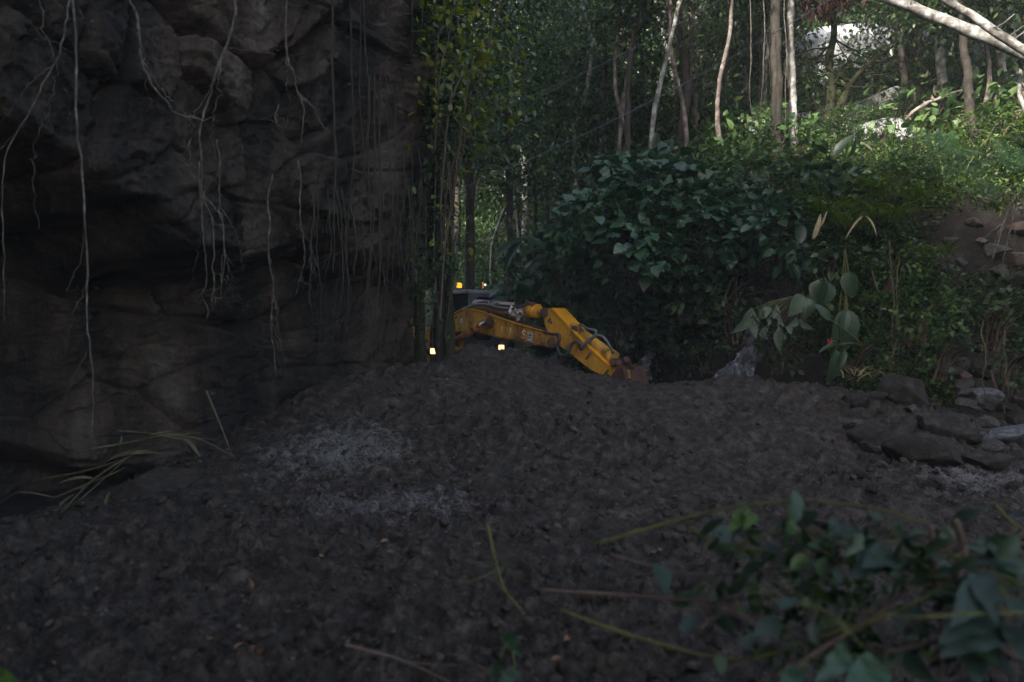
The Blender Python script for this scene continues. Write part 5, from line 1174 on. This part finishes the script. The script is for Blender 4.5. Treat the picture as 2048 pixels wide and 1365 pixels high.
hose([(1410, 715, -.24), (1450, 665, -.25), (1520, 625, -.28), (1570, 625, -.28), (1615, 670, -.25), (1640, 715, -.2), (1662, 755, -.12)], .026, M['rubbergrey'], arm)
hose([(1195, 612, -.25), (1222, 612, -.28), (1225, 650, -.3), (1208, 700, -.3), (1225, 765, -.3), (1260, 782, -.3), (1295, 755, -.3), (1325, 690, -.3), (1365, 672, -.28), (1395, 690, -.25), (1410, 718, -.24)], .03, M['rubber'], arm)
hose([(1000, 560, -.2), (1080, 580, -.22), (1150, 605, -.25), (1200, 612, -.25)], .026, M['rubber'], arm)
merge('hose_fitting', [cyl(p3(1405, 705, SL-.06), p3(1408, 740, SL-.06), .035, 10), cyl(p3(1660, 745, -.12), p3(1664, 770, -.12), .03, 10), cyl(p3(1190, 605, SL-.05), p3(1205, 612, SL-.05), .03, 10)], M['steel'], arm)
# cab on the far side of the boom
c0 = L2(495, 240, .35); xf, zt = c0[0], c0[1]
xb = xf-1.55; y0, y1 = .35, 1.30; zb = 1.0
cabo = merge('cab', [box(xb, xf-.05, y0, y0+.05, zb, zb+.75), box(xb, xf-.05, y1-.05, y1, zb, zb+.75), box(xb, xb+.06, y0, y1, zb, zt-.08), box(xb, xf, y0, y1, zb-.1, zb),
                    box(xf-.06, xf, y0, y1, zb, zb+.62),
                    box(xf-.10, xf, y0, y0+.09, zb+.6, zt-.08), box(xf-.10, xf, y1-.09, y1, zb+.6, zt-.08), box(xf-.85, xf-.77, y0, y0+.06, zb+.7, zt-.08), box(xb, xb+.1, y0, y0+.09, zb+.7, zt-.08),
                    box(xf-.08, xf, y0+.05, y1-.05, zt-.18, zt-.08)], M['cab'], ex)
rf = merge('roof', [ngon_prism([(xb-.03, zt-.1), (xf+.02, zt-.1), (xf+.0, zt-.03), (xf-.1, zt), (xb+.05, zt)], y0-.03, y1+.03, .02)], M['roofgrey'], cabo)
# chamfer pieces giving the window its cut corners
def tri(y_a, y_b, z_a, z_b):
    bm = bmesh.new(); v = [bm.verts.new(c) for c in [(xf-.06, y_a, z_a), (xf-.06, y_b, z_a), (xf-.06, y_a, z_b), (xf, y_a, z_a), (xf, y_b, z_a), (xf, y_a, z_b)]]
    for f in ((0, 2, 1), (3, 4, 5), (0, 1, 4, 3), (1, 2, 5, 4), (2, 0, 3, 5)): bm.faces.new([v[i] for i in f])
    bmesh.ops.recalc_face_normals(bm, faces=bm.faces[:]); return bm
merge('window_frame', [tri(y0+.09, y0+.26, zt-.18, zt-.36), tri(y1-.09, y1-.26, zt-.18, zt-.36), tri(y0+.09, y0+.26, zb+.62, zb+.8), tri(y1-.09, y1-.26, zb+.62, zb+.8)], M['cab'], cabo)
merge('windscreen', [box(xf-.05, xf-.04, y0+.06, y1-.06, zb+.6, zt-.1, 0)], M['glass'], cabo)
merge('side_window', [box(xb+.1, xf-.1, y0+.02, y0+.03, zb+.75, zt-.1, 0)], M['glass'], cabo)
merge('seat', [box(xb+.3, xb+.8, y0+.25, y1-.25, zb+.3, zb+.45, .04), ngon_prism([(xb+.25, zb+.4), (xb+.4, zb+.4), (xb+.32, zb+1.25), (xb+.18, zb+1.25)], y0+.25, y1-.25, .04)], M['steel'], cabo)
merge('control_lever', [cyl((xf-.4, y0+.35, zb+.3), (xf-.3, y0+.3, zb+.85), .03), box(xf-.48, xf-.28, y0+.2, y0+.26, zb+.95, zb+1.15)], M['yelclean'], cabo)
def lamp(name, cx, cy, lat, r, mat, par, shape='round'):
    q = Vector(p3(cx, cy, lat)); 
    hs = merge(name, [cyl(q+Vector((-.12, 0, 0)), q+Vector((0, 0, 0)), r*1.15, 18)], M['steel'], par)
    if shape == 'round': merge('lens', [cyl(q+Vector((0, 0, 0)), q+Vector((.03, 0, 0)), r, 18)], mat, hs)
    else: merge('lens', [box(q.x, q.x+.03, q.y-r, q.y+r, q.z-r*.75, q.z+r*.75, .01)], mat, hs)
    return hs
lamp('headlight', 745, 720, 1.05, .09, M['headlamp'], ex, 'sq')
q = L2(188, 748, -1.0)
lamp('headlight', 188, 748, -1.0, .085, M['headlamp'], ex, 'sq')
lamp('work_light', 305, 232, .4, .075, M['worklamp'], cabo)
lamp('work_light', 612, 205, 1.1, .028, M['worklamp'], cabo)
b1 = Vector(p3(403, 232, .7)); bc_ = merge('beacon', [cyl(b1+Vector((0, 0, -.06)), b1, .075)], M['steel'], cabo)
mb = MB(); tube(mb, [b1+Vector((0, 0, z)) for z in (0, .02, .10, .125, .14)], [.055, .07, .068, .05, .01], 16); mb.build('beacon_lens', M['beacon'], bc_)
for cx, cy, lt in ((597, 200, 1.0), (460, 205, .9)):
    b2 = Vector(p3(cx, 235, lt)); merge('marker_light', [cyl(b2, b2+Vector((0, 0, .16)), .018, 10)], M['marker'], cabo)
mb = MB(); tube(mb, [p3(505, 240, 1.0), p3(512, 150, 1.0)], .008, 5); mb.build('aerial', M['steel'], cabo)
# upper body behind and beside the boom
xh = L2(560, 690, .9)[0]
body = merge('engine_body', [box(-2.2, .35, -1.25, -.42, .95, 2.05, .04), box(-2.4, xb-.05, -1.2, 1.25, .95, 1.95, .05), box(-2.2, xh-.1, -.42, 1.2, .75, 1.0, .02)], M['yel'], ex)
# slatted grille on the near front panel (seen through the roots)
merge('grille', [box(.36, .40, -1.15, -.55, 1.05+.085*i, 1.09+.085*i, .006) for i in range(11)], M['yelclean'], body)
merge('undercarriage', [box(-1.0, 1.0, -.5, .5, .45, .75, .03), box(xh-.25, xh+.05, .55, 1.25, .95, 1.2, .02)], M['cab'], ex)
for lt in (-1.0, 1.0):
    tr = [(-1.5, .15), (-1.35, .0), (1.35, .0), (1.6, .2), (1.65, .45), (1.45, .72), (-1.4, .72), (-1.6, .5)]
    t_ = merge('track', [ngon_prism(tr, lt-.28, lt+.28, .04)], M['steel'], ex)
    sh = []
    for i in range(26):
        u = i/26*6.4; 
        x, z = (-1.5+u, .73) if u < 3.0 else (1.66, .25+.4*(u-3)) if u < 3.3 else (1.5-(u-3.3), -.01) 
        sh.append(box(x-.07, x+.05, lt-.3, lt+.3, z-.01, z+.03, .004))
    merge('track_shoe', sh, M['rust'], t_)

# ------------------------------------------------------------ labels that single out look-alikes
ORD = ['leftmost', 'second', 'third', 'fourth', 'fifth', 'sixth', 'seventh', 'eighth', 'ninth', 'tenth', 'eleventh', 'twelfth', 'thirteenth', 'fourteenth', 'fifteenth', 'sixteenth', 'seventeenth', 'eighteenth', 'nineteenth', 'twentieth']
ORD += ['twenty-'+w_ for w_ in ('first', 'second', 'third', 'fourth', 'fifth', 'sixth', 'seventh', 'eighth', 'ninth')]
bpy.context.view_layer.update()
_by = {}
for o in list(scn.objects):
    if o.parent is None and 'label' in o.keys() and o.get('kind') != 'stuff': _by.setdefault(o['label'], []).append(o)
for lb, os_ in _by.items():
    if len(os_) < 2: continue
    os_.sort(key=lambda o: o.location.x/max(.5, o.location.y))
    for i, o in enumerate(os_):
        o['label'] = lb+(', leftmost' if i == 0 else ', rightmost' if i == len(os_)-1 else ', %s from left' % ORD[min(i, 28)])

# ------------------------------------------------------------ thin scattering volume added to lift the black shadows
_bm = box(-70, 70, -40, 120, -2.0, 75, 0)
M['air'] = bpy.data.materials.new('shadow_lift_volume'); M['air'].use_nodes = True; _n = M['air'].node_tree; _n.nodes.clear()
_v = _n.nodes.new('ShaderNodeVolumePrincipled'); _v.inputs['Density'].default_value = 0.0017; _v.inputs['Color'].default_value = (.85, .85, .86, 1)
_o = _n.nodes.new('ShaderNodeOutputMaterial'); _n.links.new(_v.outputs[0], _o.inputs['Volume'])
hzb = merge('shadow_lift_haze', [_bm], M['air'], None); hzb['kind'] = 'stuff'; hzb['label'] = 'thin pale veil added over the whole scene to lift the darkest shadows'; hzb['category'] = 'shadow_lift_haze'
